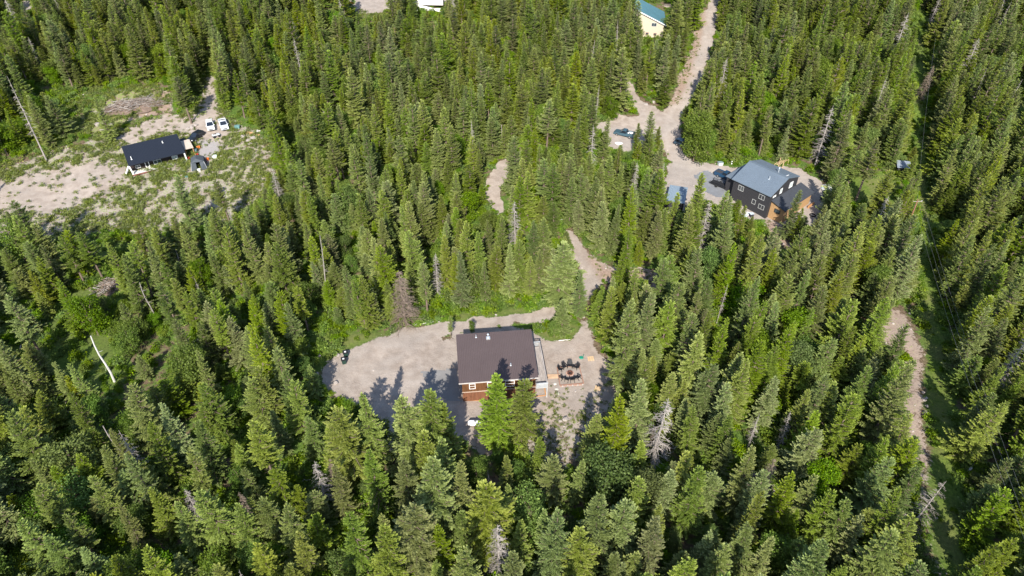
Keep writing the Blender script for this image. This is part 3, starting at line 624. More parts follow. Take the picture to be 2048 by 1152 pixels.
for i in np.nonzero(ok)[0]:
    rs = rng.uniform(.8, 1.22)
    sn = .022
    if u[i] < sn and H_[i] > 9: p, tint = SNG[int(rng.integers(0, 2))], None; rs = rng.uniform(.7, 1.1)
    elif u[i] < sn+(.05 if H_[i] > 9 else .42): p, tint = DEC[int(rng.integers(0, 2))], ('bright' if v[i] < .6 else 'deep'); H_[i] = min(H_[i]*.68, 10)
    elif u[i] < sn+.05+(.16 if px[i] < 900 and H_[i] > 11 else .05): p = TALL[int(rng.integers(0, 2))]; tint = 'green' if v[i] < .7 else 'grey'; H_[i] *= 1.08; rs *= 1.1
    else:
        p = CON[int(rng.integers(0, 6))]; q = tint_n[i]+(.10 if px[i] > 1150 else -.04)
        tint = 'yellow' if q < .38 else 'green' if q < .66 else 'grey'
    if H_[i] < 9: rs *= 1.15
    trees.append(dict(x=bx[i], y=by[i], h=float(H_[i]), rs=float(rs), p=p, tint=tint, label=None, rot=float(rng.uniform(0, 6.28)), man=False))
for t in trees:
    pr = protos[t['p']]; t['z'] = float(T(t['x'], t['y']))-.05; t['tilt'] = (rnd.gauss(0, .022), rnd.gauss(0, .022)); t['s'] = t['h']/pr.h
    # crown width follows height sub-linearly
    t['w'] = t['s']*t['rs'] if pr.kind != 'conifer' else (t['s']**.7)*t['rs']*1.02
    a = proj(t['x'], t['y'], t['z']); b = proj(t['x'], t['y'], t['z']+t['h']); r_ = pr.rad*t['w']*FPX/a[2]
    t['px'], t['py'] = float((a[0]+b[0])/2), float((a[1]+b[1])/2); t['base'] = (float(a[0]), float(a[1]))
    x0, x1 = max(0, t['px']-r_), min(2048, t['px']+r_); y0, y1 = max(0, float(b[1])), min(1152, float(a[1])+6)
    t['area'] = max(0, x1-x0)*max(0, y1-y0); t['top'] = float(b[1])
vis = [t for t in trees if t['area'] > 0]
def rank(kind): return sorted([t for t in trees if protos[t['p']].kind == kind], key=lambda t: -(t['area']+(1e6 if t['man'] and t['area'] > 0 else 0)))
indiv = rank('conifer')[:int(300-0)]
indiv += [t for t in rank('broadleaf') if t['area'] > 1500][:70]+[t for t in rank('snag') if t['area'] > 700][:70]
ids = {id(t) for t in indiv}; rest = [t for t in trees if id(t) not in ids]

LAND = [('the brown cabin', 990, 725, 0), ('the fire pit', 1140, 745, 0), ('the propane tank', 951, 850, 0), ('the two dark bins', 692, 716, 0), ('the black house', 1530, 375, 0), ('the grey shed', 1357, 395, 0),
        ('the black-roofed long house', 305, 305, 0), ('the brush pile', 270, 205, 0), ('the beige house', 1310, 45, 0), ('the road junction', 1338, 250, 0), ('the middle driveway bend', 992, 375, 0),
        ('the right-hand dirt track', 1835, 800, 0), ('the utility pole', 1828, 425, 0), ('the white bare snag', 205, 715, 0), ('the brown dead conifer', 797, 600, 0), ('the boulder heap', 1665, 375, 0),
        ('the bare soil patch', 1790, 640, 0), ('the rusty small conifer', 460, 515, 0), ('the blue tarp', 95, 675, 0), ('the bottom left corner', 0, 1152, 0), ('the bottom right corner', 2048, 1152, 0),
        ('the silvery conifer', 1114, 975, 0), ('the big bottom dead tree', 997, 1100, 0), ('the right dead grey tree', 1318, 860, 0), ('the twiggy dead conifer', 1545, 960, 0), ('the top right corner', 2048, 0, 0),
        ('the top left corner', 0, 0, 0), ('the gravel lot at the top', 735, 12, 0), ('the leaning dead tree', 1805, 1045, 0)]
DIRS = ['right of', 'below and right of', 'below', 'below and left of', 'left of', 'above and left of', 'above', 'above and right of']
def where(px, py):
    best = min(LAND, key=lambda l: (l[1]-px)**2+(l[2]-py)**2); dx, dy = px-best[1], py-best[2]; d = math.hypot(dx, dy)
    k = DIRS[int(round(math.atan2(dy, dx)/(math.pi/4))) % 8]
    return (('just ' if d < 70 else '' if d < 150 else 'well ' if d < 240 else 'far ')+k+' '+best[0]).strip(), d
used = {}
def unique_labels(items, make):
    """items carry px, py; make(item) gives the look; equal labels are told apart by their order from the landmark"""
    groups = {}
    for t in items:
        wh, d = where(t['px'], t['py']); groups.setdefault((make(t), wh), []).append((d, t))
    for (look, wh), L in groups.items():
        L.sort(key=lambda q: q[0])
        for k, (d, t) in enumerate(L):
            o = '' if len(L) == 1 else ['nearest ', 'second nearest ', 'third nearest ', 'fourth nearest ', 'fifth nearest ', 'sixth nearest ', 'seventh nearest ', 'eighth nearest '][min(k, 7)]
            lb_ = f'{o}{look} {wh}'; lb_ = lb_ if len(lb_.split()) <= 16 else lb_.replace('sparse ', '').replace('second ', '2nd ').replace(' and ', '-', 1)
            t['label'] = lb_; t['shared'] = len(L) > 8 and k >= 7
def look(t):
    pr = protos[t['p']]
    if pr.kind == 'snag': return 'bare dead tree'
    hs = 'short' if t['h'] < 9.5 else 'tall' if t['h'] > 15.5 else 'medium'
    if pr.kind == 'broadleaf': return hs+(' bright leafy tree' if t['tint'] == 'bright' else ' dark leafy tree')
    if t['p'] in TALL: return hs+' sparse bare-trunked conifer'
    w_ = pr.rad*t['w']/t['h']
    return hs+(' broad ' if w_ > .185 else ' slim ' if w_ < .15 else ' ')+{'green': 'mid-green', 'grey': 'grey-green', 'yellow': 'yellow-green', 'rust': 'rusty'}[t['tint']]+' conifer'
unique_labels([t for t in indiv if not t['label']], look)
KIND = {'conifer': ('conifer_tree', 'tree', 'conifers of the forest'), 'broadleaf': ('leafy_tree', 'leafy tree', 'leafy trees among the conifers'), 'snag': ('dead_tree', 'dead tree', 'standing dead trees')}
for t in indiv:
    pr = protos[t['p']]; nm, cat, grp = KIND[pr.kind]
    r_ = empty(nm, (t['x'], t['y'], t['z']), t['rot'], label=t['label'], cat=cat, group=grp)
    r_.scale = (t['w'], t['w'], t['s']); r_.rotation_euler = (*t['tilt'], t['rot'])
    link('trunk', pr.wood, r_)
    if pr.leaf:
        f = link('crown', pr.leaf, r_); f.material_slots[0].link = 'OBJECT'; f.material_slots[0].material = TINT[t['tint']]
    if pr.woodbr: tag(link('branches', pr.woodbr, r_), kind='stuff')

# ------------------------------------------------------------------ scatter: one object, instances of small prototypes
def scatter(name, protos_, pts, rot, scl, idx, **tg):
    """protos_: unlinked mesh objects; pts (n,3); scl (n,3)"""
    c = bpy.data.collections.new(name+'_kinds')
    for k, o in enumerate(protos_): o.name = f'{name}_kind_{k:02d}'; c.objects.link(o)
    me = bpy.data.meshes.new(name+'_points'); me.vertices.add(len(pts)); me.vertices.foreach_set('co', np.asarray(pts, np.float32).ravel())
    rot = np.asarray(rot, np.float32); rot = rot if rot.ndim == 2 else np.stack([rot*0, rot*0, rot], 1)
    for an, ty, arr in (('rx', 'FLOAT', rot[:, 0]), ('ry', 'FLOAT', rot[:, 1]), ('rz', 'FLOAT', rot[:, 2]), ('pick', 'INT', idx)):
        a = me.attributes.new(an, ty, 'POINT'); a.data.foreach_set('value', np.asarray(arr, np.float32 if ty == 'FLOAT' else np.int32))
    a = me.attributes.new('scl', 'FLOAT_VECTOR', 'POINT'); a.data.foreach_set('vector', np.asarray(scl, np.float32).ravel())
    o = link(name, me); g = bpy.data.node_groups.new(name, 'GeometryNodeTree')
    g.interface.new_socket('Geometry', in_out='INPUT', socket_type='NodeSocketGeometry'); g.interface.new_socket('Geometry', in_out='OUTPUT', socket_type='NodeSocketGeometry')
    gi = g.nodes.new('NodeGroupInput'); go = g.nodes.new('NodeGroupOutput'); ci = g.nodes.new('GeometryNodeCollectionInfo')
    ci.inputs[0].default_value = c; ci.inputs[1].default_value = True; ci.inputs[2].default_value = True
    ip = g.nodes.new('GeometryNodeInstanceOnPoints'); ip.inputs['Pick Instance'].default_value = True
    def na(n_, ty):
        x = g.nodes.new('GeometryNodeInputNamedAttribute'); x.data_type = ty; x.inputs[0].default_value = n_
        return [q for q in x.outputs if q.enabled and q.name == 'Attribute'][0]
    cx = g.nodes.new('ShaderNodeCombineXYZ'); [g.links.new(na(q_, 'FLOAT'), cx.inputs[i_]) for i_, q_ in enumerate(('rx', 'ry', 'rz'))]
    g.links.new(gi.outputs[0], ip.inputs['Points']); g.links.new(ci.outputs[0], ip.inputs['Instance'])
    g.links.new(na('pick', 'INT'), ip.inputs['Instance Index']); g.links.new(cx.outputs[0], ip.inputs['Rotation']); g.links.new(na('scl', 'FLOAT_VECTOR'), ip.inputs['Scale'])
    g.links.new(ip.outputs[0], go.inputs[0])
    md = o.modifiers.new('scatter', 'NODES'); md.node_group = g
    return tag(o, kind='stuff', **tg)
def joined(pr, tint):           # crown and trunk of a prototype as one mesh, for the far forest
    import bmesh
    bm = bmesh.new(); mats = []; parts = [pr.wood]+([pr.woodbr] if pr.woodbr else [])+([pr.leaf] if pr.leaf else [])
    V, F, mi, tp = [], [], [], []; o = 0
    for q in parts:
        n = len(q.vertices); a = np.empty(n*3, np.float32); q.vertices.foreach_get('co', a); V.append(a.reshape(-1, 3))
        F += [tuple(o+v for v in p.vertices) for p in q.polygons]; mi += [0 if q is not pr.leaf else 1]*len(q.polygons)
        if q is pr.leaf:
            b = np.empty(n, np.float32); q.attributes['tip'].data.foreach_get('value', b); tp.append(b)
        else: tp.append(np.zeros(n, np.float32))
        o += n
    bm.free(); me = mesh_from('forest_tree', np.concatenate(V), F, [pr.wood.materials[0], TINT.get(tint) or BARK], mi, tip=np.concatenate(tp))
    return me
keys = sorted({(t['p'], t['tint'] or '') for t in rest}); base_me = {}
objs = []
for p, ti in keys:
    if p not in base_me: base_me[p] = joined(protos[p], ti)
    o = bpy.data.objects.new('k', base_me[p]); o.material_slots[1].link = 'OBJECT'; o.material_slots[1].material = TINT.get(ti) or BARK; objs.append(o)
ki = {k: i for i, k in enumerate(keys)}
scatter('forest', objs, [(t['x'], t['y'], t['z']) for t in rest], [(*t['tilt'], t['rot']) for t in rest], [(t['w'], t['w'], t['s']) for t in rest], [ki[(t['p'], t['tint'] or '')] for t in rest],
        label='dense mixed conifer forest filling the slopes behind and between the clearings', cat='forest')
print('TREES', len(trees), 'individual', len(indiv), 'kinds', len(keys))

# undergrowth, weeds and stones
def in_frame(x, y, z, m=40):
    px, py, _ = proj(x, y, z); return (px > -m) & (px < 2048+m) & (py > -m) & (py < 1152+m*3)
bush = [bpy.data.objects.new('b', mesh_from('bush', *(q := bush_mesh(50+i, 1.0, 1.0+.2*i, 300))[:2], [L_GRASS], tip=q[2])) for i in range(4)]
n = 95000; x = rng.uniform(-215, 215, n); y = rng.uniform(28, 300, n); z = T(x, y); k = in_frame(x, y, z)
x, y, z = x[k], y[k], z[k]; dd = lookup(dirt, x, y); lu = lookup(lush, x, y)
pz = (fbm(x, y, 7, 44) > .42)*.85+.15; pz = np.where(lookup(m_left, x, y) > .5, pz*.55, pz); pz = np.where(lookup(m_scrub, x, y) > .5, pz*.5, pz)
pz = pz*np.clip(1-dd*2.6, 0, 1); pz = np.where(lu > .8, np.where(lookup(m_green, x, y) > .5, 1, .35), pz)
k = rng.uniform(0, 1, len(x)) < pz; x, y, z = x[k], y[k], z[k]; m = len(x)
px_, py_, _ = proj(x, y, z+1.0); bad = np.zeros(m, bool)
for pl in VIS[:-1]: bad |= inpoly(px_, py_, pl)
sc_ = rng.uniform(.45, 1.35, m)*np.where(bad, .62, 1); sc_ *= np.where(lookup(m_cut, x, y) > .5, .45, 1)
scatter('undergrowth', bush, np.stack([x, y, z-.1], 1), rng.uniform(0, 6.3, m), np.stack([sc_, sc_, sc_*rng.uniform(.6, 1.1, m)], 1), rng.integers(0, 4, m), label='low bright green undergrowth covering the forest floor between the trees', cat='undergrowth')
print('bushes', m)
tuft = []
for i in range(4):
    q = bush_mesh(70+i, .5, .38, 46, .17); tuft.append(bpy.data.objects.new('t', mesh_from('tuft', q[0], q[1], [L_WEED], tip=q[2])))
n = 240000; x = rng.uniform(-190, 60, n); y = rng.uniform(60, 260, n); z = T(x, y); k = in_frame(x, y, z); x, y, z = x[k], y[k], z[k]
wd = lookup(weed, x, y); cl = fbm(x, y, 5, 61); cl2 = vnoise(x, y, 1.6, 66)
pz = wd*np.clip((cl-.26)*5, 0.2, 1.5)*np.clip((cl2-.22)*3, 0, 1)*1.1; k = rng.uniform(0, 1, len(x)) < pz; x, y, z = x[k], y[k], z[k]; m = len(x); sc_ = rng.uniform(.5, 1.6, m)*np.where(x > 0, .5, 1)
scatter('weeds', tuft, np.stack([x, y, z], 1), rng.uniform(0, 6.3, m), np.stack([sc_, sc_, sc_], 1), rng.integers(0, 4, m), label='yellow-green weed tufts dotted over the pale clearing soil', cat='weeds')
print('weeds', m)
STONE = M('stone', (0.42, 0.37, 0.33), .9, var=.25, scale=3); st = []
for i in range(4):
    b = MB(); blob(b, (0, 0, .1), .3, 90+i); st.append(bpy.data.objects.new('s', b.mesh('pebble', STONE)))
n = 26000; x = rng.uniform(-150, 130, n); y = rng.uniform(45, 270, n); z = T(x, y); k = in_frame(x, y, z); x, y, z = x[k], y[k], z[k]
dd = lookup(dirt, x, y); inner = lookup(m_road+m_drive, x, y); e = lookup(m_bank, x, y)
pz = np.where((dd > .15) & (dd < .9), .22, np.where(dd >= .9, .03, .004))*(1-np.clip(inner, 0, 1)*.9)+e*.35; k = rng.uniform(0, 1, len(x)) < pz; x, y, z = x[k], y[k], z[k]; m = len(x)
s_ = rng.uniform(.25, .9, m)**1.6*1.3
scatter('loose_stones', st, np.stack([x, y, z], 1), rng.uniform(0, 6.3, m), np.stack([s_, s_*rng.uniform(.6, 1, m), s_*.7], 1), rng.integers(0, 4, m), label='loose pale stones along the edges of the bare ground', cat='stones')
# ------------------------------------------------------------------ buildings
WHITE = M('white_paint', (0.78, 0.77, 0.74), .5, var=.06); GLASS = M('window_glass', (0.05, 0.065, 0.075), .12, 0, .8, var=.2)
GLASSL = M('window_glass_curtained', (0.42, 0.47, 0.46), .2, 0, .7, var=.1); BLK = M('black_trim', (0.02, 0.02, 0.022), .6)
def wframe(o, u):      # places (along u, outward, up) shapes on a wall: u is the unit vector along the wall seen from outside, left to right
    u = Vector(u).normalized(); n = u.cross(Vector((0, 0, 1))); return Matrix(((u.x, n.x, 0, o[0]), (u.y, n.y, 0, o[1]), (0, 0, 1, o[2]), (0, 0, 0, 1)))
def window(root, W, a0, a1, z0, z1, mull=1, glass=None, fm=None, name='window', t=.075):
    b = MB()
    b.box(a0, a1, -.05, .07, z0, z0+t).box(a0, a1, -.05, .07, z1-t, z1).box(a0, a0+t, -.05, .067, z0+t, z1-t).box(a1-t, a1, -.05, .067, z0+t, z1-t)
    for k in range(mull):
        c = a0+(a1-a0)*(k+1)/(mull+1); b.box(c-t*.4, c+t*.4, -.05, .06, z0+t, z1-t)
    f = b.xf(W).build(name, fm or WHITE, root)
    MB().box(a0+t*.5, a1-t*.5, -.04, .025, z0+t*.5, z1-t*.5).xf(W).build('pane', glass or GLASS, f); return f
def ribbed_roof(root, c, mat, ribs, rise=.045, th=.14, name='roof'):
    """c: four corners eave-left, eave-right, ridge-right, ridge-left (local); standing ribs run from eave to ridge"""
    c = [Vector(p) for p in c]; b = MB(); dn = Vector((0, 0, -th)); b.poly([*c, *[p+dn for p in c]], [(0,1,2,3),(7,6,5,4),(0,4,5,1),(1,5,6,2),(2,6,7,3),(3,7,4,0)])
    n = (c[1]-c[0]).cross(c[3]-c[0]).normalized(); uu = (c[1]-c[0]).normalized()
    for k in range(ribs):
        s_ = (k+.5)/ribs; p = c[0].lerp(c[1], s_); q = c[3].lerp(c[2], s_); w_ = uu*.035; h_ = n*rise
        b.poly([p-w_, p+w_, q+w_, q-w_, p-w_*.5+h_, p+w_*.5+h_, q+w_*.5+h_, q-w_*.5+h_], [(4,5,6,7),(0,4,7,3),(1,2,6,5),(0,1,5,4),(3,7,6,2)])
    return b.build(name, mat, root)
def pipe_vent(root, p, h, mat, r=.09, name='roof_vent', cap=False):
    b = MB(); b.tube([(p[0], p[1], p[2]-.1), (p[0], p[1], p[2]+h)], r, 8).tube([(p[0], p[1], p[2]-.02), (p[0], p[1], p[2]+.1)], [r*2.4, r*1.3], 8)
    if cap: b.tube([(p[0], p[1], p[2]+h), (p[0], p[1], p[2]+h+.16)], [r*1.9, r*.6], 8)
    return b.build(name, mat, root)
WOODU = M('cladding_upper', (0.125, 0.055, 0.021), .7, var=.35, scale=1.2, stretch=(3, 3, .35)); WOODL = M('cladding_lower', (0.165, 0.070, 0.036), .7, var=.32, scale=1.2, stretch=(3, 3, .35))
DECKG = M('weathered_deck', (0.36, 0.32, 0.29), .85, var=.3, scale=1.5, stretch=(3, .25, 1)); GREYW = M('grey_rail', (0.42, 0.43, 0.43), .7, var=.12); ORW = M('orange_timber', (0.48, 0.24, 0.10), .8, var=.2)
ROOFB = M('brown_metal_roof', (0.095, 0.070, 0.067), .55, .1, .35, var=.06, scale=.4); METAL = M('galvanised_metal', (0.62, 0.65, 0.66), .35, .6)
BELT = M('belt_trim', (0.40, 0.30, 0.23), .75)
# brown cabin
ang = math.atan2(1.28, 12.43); O = G(926.25, 802.5); O.z = float(T(0, 82))
cab = empty('cabin', O, ang, label='brown wooden cabin with a large plain dark brown metal roof in the central yard', cat='cabin')
b = MB(); b.prism([(0, -.8), (12.5, -.8), (12.5, 2.4), (0, 2.4)], 0, 9.1); b.build('lower_wall', WOODL, cab)
b = MB(); sl_ = 1.7/10.05
b.poly([(0, 0, 2.45), (12.5, 0, 2.45), (12.5, 9.1, 2.45), (0, 9.1, 2.45), (0, 0, 5.2), (12.5, 0, 5.2), (12.5, 9.1, 5.2+sl_*9.1), (0, 9.1, 5.2+sl_*9.1)], [(3,2,1,0),(4,5,6,7),(0,1,5,4),(1,2,6,5),(2,3,7,6),(3,0,4,7)]); b.build('upper_wall', WOODU, cab)
for nm, z0, z1, m_ in (('lower_boards', 0, 2.33, WOODL), ('upper_boards', 2.56, 5.1, WOODU)):
    b = MB(); g_ = random.Random(5)
    for k in range(42):
        x0 = .03+k*.297; b.box(x0, x0+.262, -.02-g_.uniform(.008, .03), 0.0, z0-(.4 if z0 == 0 else 0), z1)
    for k in range(30):
        y0 = .03+k*.302; b.box(12.5, 12.5+.02+g_.uniform(0, .02), y0, y0+.265, z0, z1)
    tag(b.build(nm, m_, cab), kind='stuff')
b = MB(); b.box(-.04, 12.54, -.07, -.0, 2.35, 2.55).box(12.5, 12.57, 0, 9.1, 2.352, 2.552); b.build('belt_board', BELT, cab)
b = MB(); b.box(-.02, 12.52, -.06, -.001, -.4, .16); b.build('base_board', ORW, cab)
ribbed_roof(cab, [(-.5, -.55, 5.31), (12.9, -.55, 5.31), (12.9, 9.6, 7.0), (-.5, 9.6, 7.0)], ROOFB, 44)
b = MB(); b.box(-.52, 12.92, -.62, -.56, 5.12, 5.33); b.build('fascia', M('pale_fascia', (0.50, 0.46, 0.42), .6), cab)
Wf = wframe((0, 0, 0), (1, 0, 0))
for a0, a1, z0, z1 in ((1.18, 2.25, 3.15, 4.45), (4.25, 5.35, 3.2, 4.5), (7.3, 8.9, 3.1, 4.5), (10.35, 11.4, 3.2, 4.5)): 
    f = window(cab, Wf, a0, a1, z0, z1, 0, GLASS, t=.1); MB().box(a0+.1, a1-.1, -.045, .05, (z0+z1)/2-.04, (z0+z1)/2+.04).xf(Wf).build('sash_bar', WHITE, f)
for x, y, h_, cp in ((3.0, 8.7, .55, False), (5.1, 8.35, .9, True), (8.5, 2.3, .5, False)):
    o = pipe_vent(cab, (x, y, 5.31+.168*(y+.55)), h_, METAL, .12 if cp else .08, 'chimney' if cp else 'roof_vent', cp)
    if cp: MB().box(x-.35, x+.35, y-.35, y+.3, 5.3+.168*(y+.2), 5.42+.168*(y+.7)).build('flashing', METAL, o)
# deck on the right side
b = MB()
for k in range(8): b.box(12.62+k*.235, 12.62+k*.235+.205, -.55, 9.55, 2.62, 2.67)
for k in range(5): b.box(12.55, 14.45, -.2+k*2.4, -.05+k*2.4, 2.35, 2.6)
tag(b.build('deck_boards', DECKG, cab), kind='stuff')
for y in (-.5, 3.1, 6.5, 9.5): MB().box(14.38, 14.54, y-.08, y+.08, -.3, 3.75).build('deck_post', GREYW if y < 0 else DECKG, cab)
b = MB(); b.box(14.36, 14.56, -.6, 9.6, 3.75, 3.83)
for k in range(3): b.box(14.44, 14.49, -.45, 9.45, 2.9+k*.27, 3.02+k*.27)
b.build('side_railing', DECKG, cab)
b = MB(); b.box(12.6, 14.6, -.66, -.46, 3.752, 3.832)
for k in range(4): b.box(12.6, 14.37, -.59, -.53, 2.62+k*.28, 2.8+k*.28)
b.build('front_railing', GREYW, cab); b = MB(); b.box(12.6, 14.6, 9.45, 9.65, 3.752, 3.832)
for k in range(3): b.box(12.6, 14.37, 9.5, 9.55, 2.9+k*.27, 3.02+k*.27)
b.build('back_railing', GREYW, cab)
b = MB(); b.box(12.6, 14.5, -.2, -.05, -.3, .2).box(14.3, 14.5, 0, 5, -.3, .2); b.build('deck_sill', ORW, cab)

# black house on the right
HW = M('charcoal_siding', (0.034, 0.033, 0.036), .7, var=.12, scale=2, stretch=(1, 1, 4)); HR = M('blue_grey_metal_roof', (0.155, 0.190, 0.225), .4, .25, .4, var=.07, scale=.3)
HR2 = M('charcoal_roof', (0.048, 0.052, 0.060), .65, var=.15); OSB = M('bare_sheathing', (0.38, 0.23, 0.11), .75, var=.12, scale=3)
bh = empty('black_house', (58.89, 132.88, 1.7), math.atan2(.653, .757), label='big black-sided house with blue-grey gable roof, unfinished orange wall and black porch roof', cat='house')
b = MB(); b.prism([(0, -1), (11, -1), (11, 6.65), (5.85, 8.08), (0, 5.8)], 0, 9.95); b.build('wall', HW, bh)
b = MB()
for k in range(30): b.box(-.03, 0, .02, 9.93, -.7+k*.215, -.7+k*.215+.19)
tag(b.build('siding_boards', HW, bh), kind='stuff')
ribbed_roof(bh, [(-.45, 10.4, 5.83), (-.45, -.2, 5.83), (5.85, -.2, 8.32), (5.85, 10.4, 8.32)], HR, 30)
ribbed_roof(bh, [(11.3, -.2, 6.76), (11.3, 10.4, 6.76), (5.85, 10.4, 8.325), (5.85, -.2, 8.325)], HR, 30)
b = MB(); b.beam((5.85, -.22, 8.36), (5.85, 10.42, 8.36), .3, .06); b.build('ridge_cap', HR, bh)
b = MB(); b.prism([(1.6, -.8), (8.9, -.8), (8.9, 4.6), (1.6, 4.3)], 9.96, 12.8); b.build('garage_wall', HW, bh)
ribbed_roof(bh, [(1.3, 13.1, 4.75), (1.3, 9.97, 4.75), (9.3, 9.97, 5.05), (9.3, 13.1, 5.05)], HR, 9)
b = MB(); b.poly([(.95, -3.6, -.6), (12.4, -3.6, -.6), (12.4, -.02, -.6), (.95, -.02, -.6), (.95, -3.6, 3.25), (12.4, -3.6, 3.25), (12.4, -.02, 4.2), (.95, -.02, 4.2)], [(3,2,1,0),(4,5,6,7),(0,1,5,4),(1,2,6,5),(2,3,7,6),(3,0,4,7)]); b.build('sheathed_wall', OSB, bh)
ribbed_roof(bh, [(.55, -3.95, 3.36), (13.0, -3.95, 3.36), (13.0, -.03, 4.42), (.55, -.03, 4.42)], HR2, 0, name='porch_roof')
Wf = wframe((0, 10, 0), (0, -1, 0))            # front wall, seen from outside left to right runs towards -Y
for a0, a1, z0, z1, mu, gl in ((1.55, 3.0, 3.7, 5.0, 1, GLASSL), (7.1, 8.6, 3.9, 5.1, 1, GLASS), (5.75, 6.7, 1.9, 3.1, 0, GLASS), (7.6, 9.1, 1.5, 2.7, 1, GLASS)):
    f = window(bh, Wf, a0, a1, z0, z1, mu, gl, M('muted_white_frame', (.42, .42, .40), .6))
Wf = wframe((.95, -.02, 0), (0, -1, 0)); window(bh, Wf, 1.15, 2.6, 1.7, 2.75, 1, GLASS, BLK)
Wf = wframe((0, 0, 0), (1, 0, 0))
for a0, a1, z0, z1 in ((.9, 2.1, 4.9, 5.35), (3.6, 4.5, 4.9, 6.2), (7.5, 8.9, 4.85, 6.3)): window(bh, Wf, a0, a1, z0, z1, 1 if a1 > 8 else 0, GLASSL)
pipe_vent(bh, (3.6, 3.3, 7.35), .75, METAL, .12); pipe_vent(bh, (6.9, 3.2, 7.95), 1.15, METAL, .13, 'chimney', True)
b = MB(); b.lathe([(.02, 0), (.30, .05), (.40, .16)], 12); b.xf(Matrix.Translation((6.2, .5, 8.5))@Matrix.Rotation(R(-35), 4, 'X')); b.build('satellite_dish', WHITE, bh)
b = MB(); b.box(10.6, 13.2, -4.6, -4.4, 0, .9)
for k in range(5): b.box(10.6+k*.62, 10.72+k*.62, -4.75, -3.7, -.3, .25)
b.build('porch_steps', ORW, bh)
# grey-roofed shed
C0 = PZ(1332.2, 401.5, 5.0); sh = empty('shed', (C0.x, C0.y, 2.2), R(-17), label='small black shed with a plain blue-grey roof left of the black house', cat='shed')
b = MB(); b.poly([(.25, .3, -.6), (4.0, .3, -.6), (4.0, 6.7, -.6), (.25, 6.7, -.6), (.25, .3, 2.65), (4.0, .3, 2.65), (4.0, 6.7, 2.85), (.25, 6.7, 2.85)], [(3,2,1,0),(4,5,6,7),(0,1,5,4),(1,2,6,5),(2,3,7,6),(3,0,4,7)]); b.build('wall', HW, sh)
ribbed_roof(sh, [(0, 0, 2.8), (4.25, 0, 2.8), (4.25, 7.1, 3.0), (0, 7.1, 3.0)], M('pale_blue_grey_roof', (0.24, 0.30, 0.35), .45, .2, .4, var=.07, scale=.4), 12)
MB().box(4.0, 4.06, 1.5, 3.6, 0, 2.1).build('door', M('weathered_door', (.20, .15, .12), .8), sh)
# long black-roofed house on the left
LR = M('black_metal_roof', (0.022, 0.026, 0.036), .45, .2, .4, var=.1); LW = M('dark_brown_wall', (0.035, 0.024, 0.022), .7, var=.2, stretch=(1, 1, 3))
A0 = PZ(256.9, 332, 6.5); lh = empty('long_house', (A0.x, A0.y, 3.5), R(31.35), label='long low house with black metal roof and white deck in the left clearing', cat='house')
L0 = 13.34; b = MB(); b.prism([(0.3, -.2), (L0-.3, -.2), (L0-.3, 1.5), (.3, 1.5)], 2.0, 7.5); b.build('base_wall', LW, lh)
b = MB(); b.poly([(.3, 2, 1.5), (L0-.3, 2, 1.5), (L0-.3, 7.6, 1.5), (.3, 7.6, 1.5), (.3, 2, 3.2), (L0-.3, 2, 3.2), (L0-.3, 7.6, 4.4), (.3, 7.6, 4.4)], [(3,2,1,0),(4,5,6,7),(0,1,5,4),(1,2,6,5),(2,3,7,6),(3,0,4,7)]); b.build('wall', LW, lh)
ribbed_roof(lh, [(0, 0, 3.0), (L0, 0, 3.0), (L0, 8.05, 4.7), (0, 8.05, 4.7)], LR, 40)
b = MB()
for k in range(9): b.box(.1, L0-.1, .12+k*.21, .12+k*.21+.185, .42, .48)
for k in range(7): b.box(.3+k*2.1, .4+k*2.1, .1, 2, 0, .4)
tag(b.build('deck_boards', M('pale_deck', (0.62, 0.60, 0.56), .7, var=.1), lh), kind='stuff'); MB().box(.1, 5.2, .02, .1, .1, .42).build('deck_skirt', M('red_brown_skirt', (.22, .09, .07), .7), lh)
for p, q in (((.1, .1, 2.8), (.4, .35, -.2)), ((0, .2, 2.8), (-1.3, 2.3, -.2)), ((L0-.3, .1, 2.8), (L0-.2, .7, 0))): MB().beam(p, q, .34).build('white_brace', WHITE, lh)
Wf = wframe((0, 2.0, 0), (1, 0, 0))
for a0, a1, z0, z1 in ((1.3, 2.5, .9, 1.7), (5.6, 7.4, .8, 1.9), (10, 11.4, .9, 1.9)): window(lh, Wf, a0, a1, z0, z1, 1, GLASSL if a0 > 9 else GLASS)
f = window(lh, Wf, 3.6, 4.6, .5, 2.45, 0, BLK, WHITE, 'door', .18)
pipe_vent(lh, (1.2, 2.2, 3.45), .8, WHITE, .09); pipe_vent(lh, (9.3, 5.8, 4.2), .5, WHITE, .09)
ribbed_roof(lh, [(13.5, 2.4, 2.7), (15.7, 2.4, 2.7), (15.7, 7.3, 2.85), (13.5, 7.3, 2.85)], M('tan_porch_roof', (.50, .42, .34), .8), 0, name='porch_roof')
ribbed_roof(lh, [(13.35, 7.4, 2.6), (14.7, 7.4, 2.6), (14.7, 8.7, 2.75), (13.35, 8.7, 2.75)], LR, 0, name='entry_roof')
b = MB(); b.box(13.1, 16.0, -.1, 7.2, .3, .42).box(15.5, 15.62, -.1, 2.3, .42, 1.2)
b.build('side_deck', ORW, lh)
for x, y in ((13.7, 2.6), (15.5, 2.6), (15.5, 7.1)): MB().box(x-.07, x+.07, y-.07, y+.07, 0, 2.7).build('porch_post', ORW, lh)
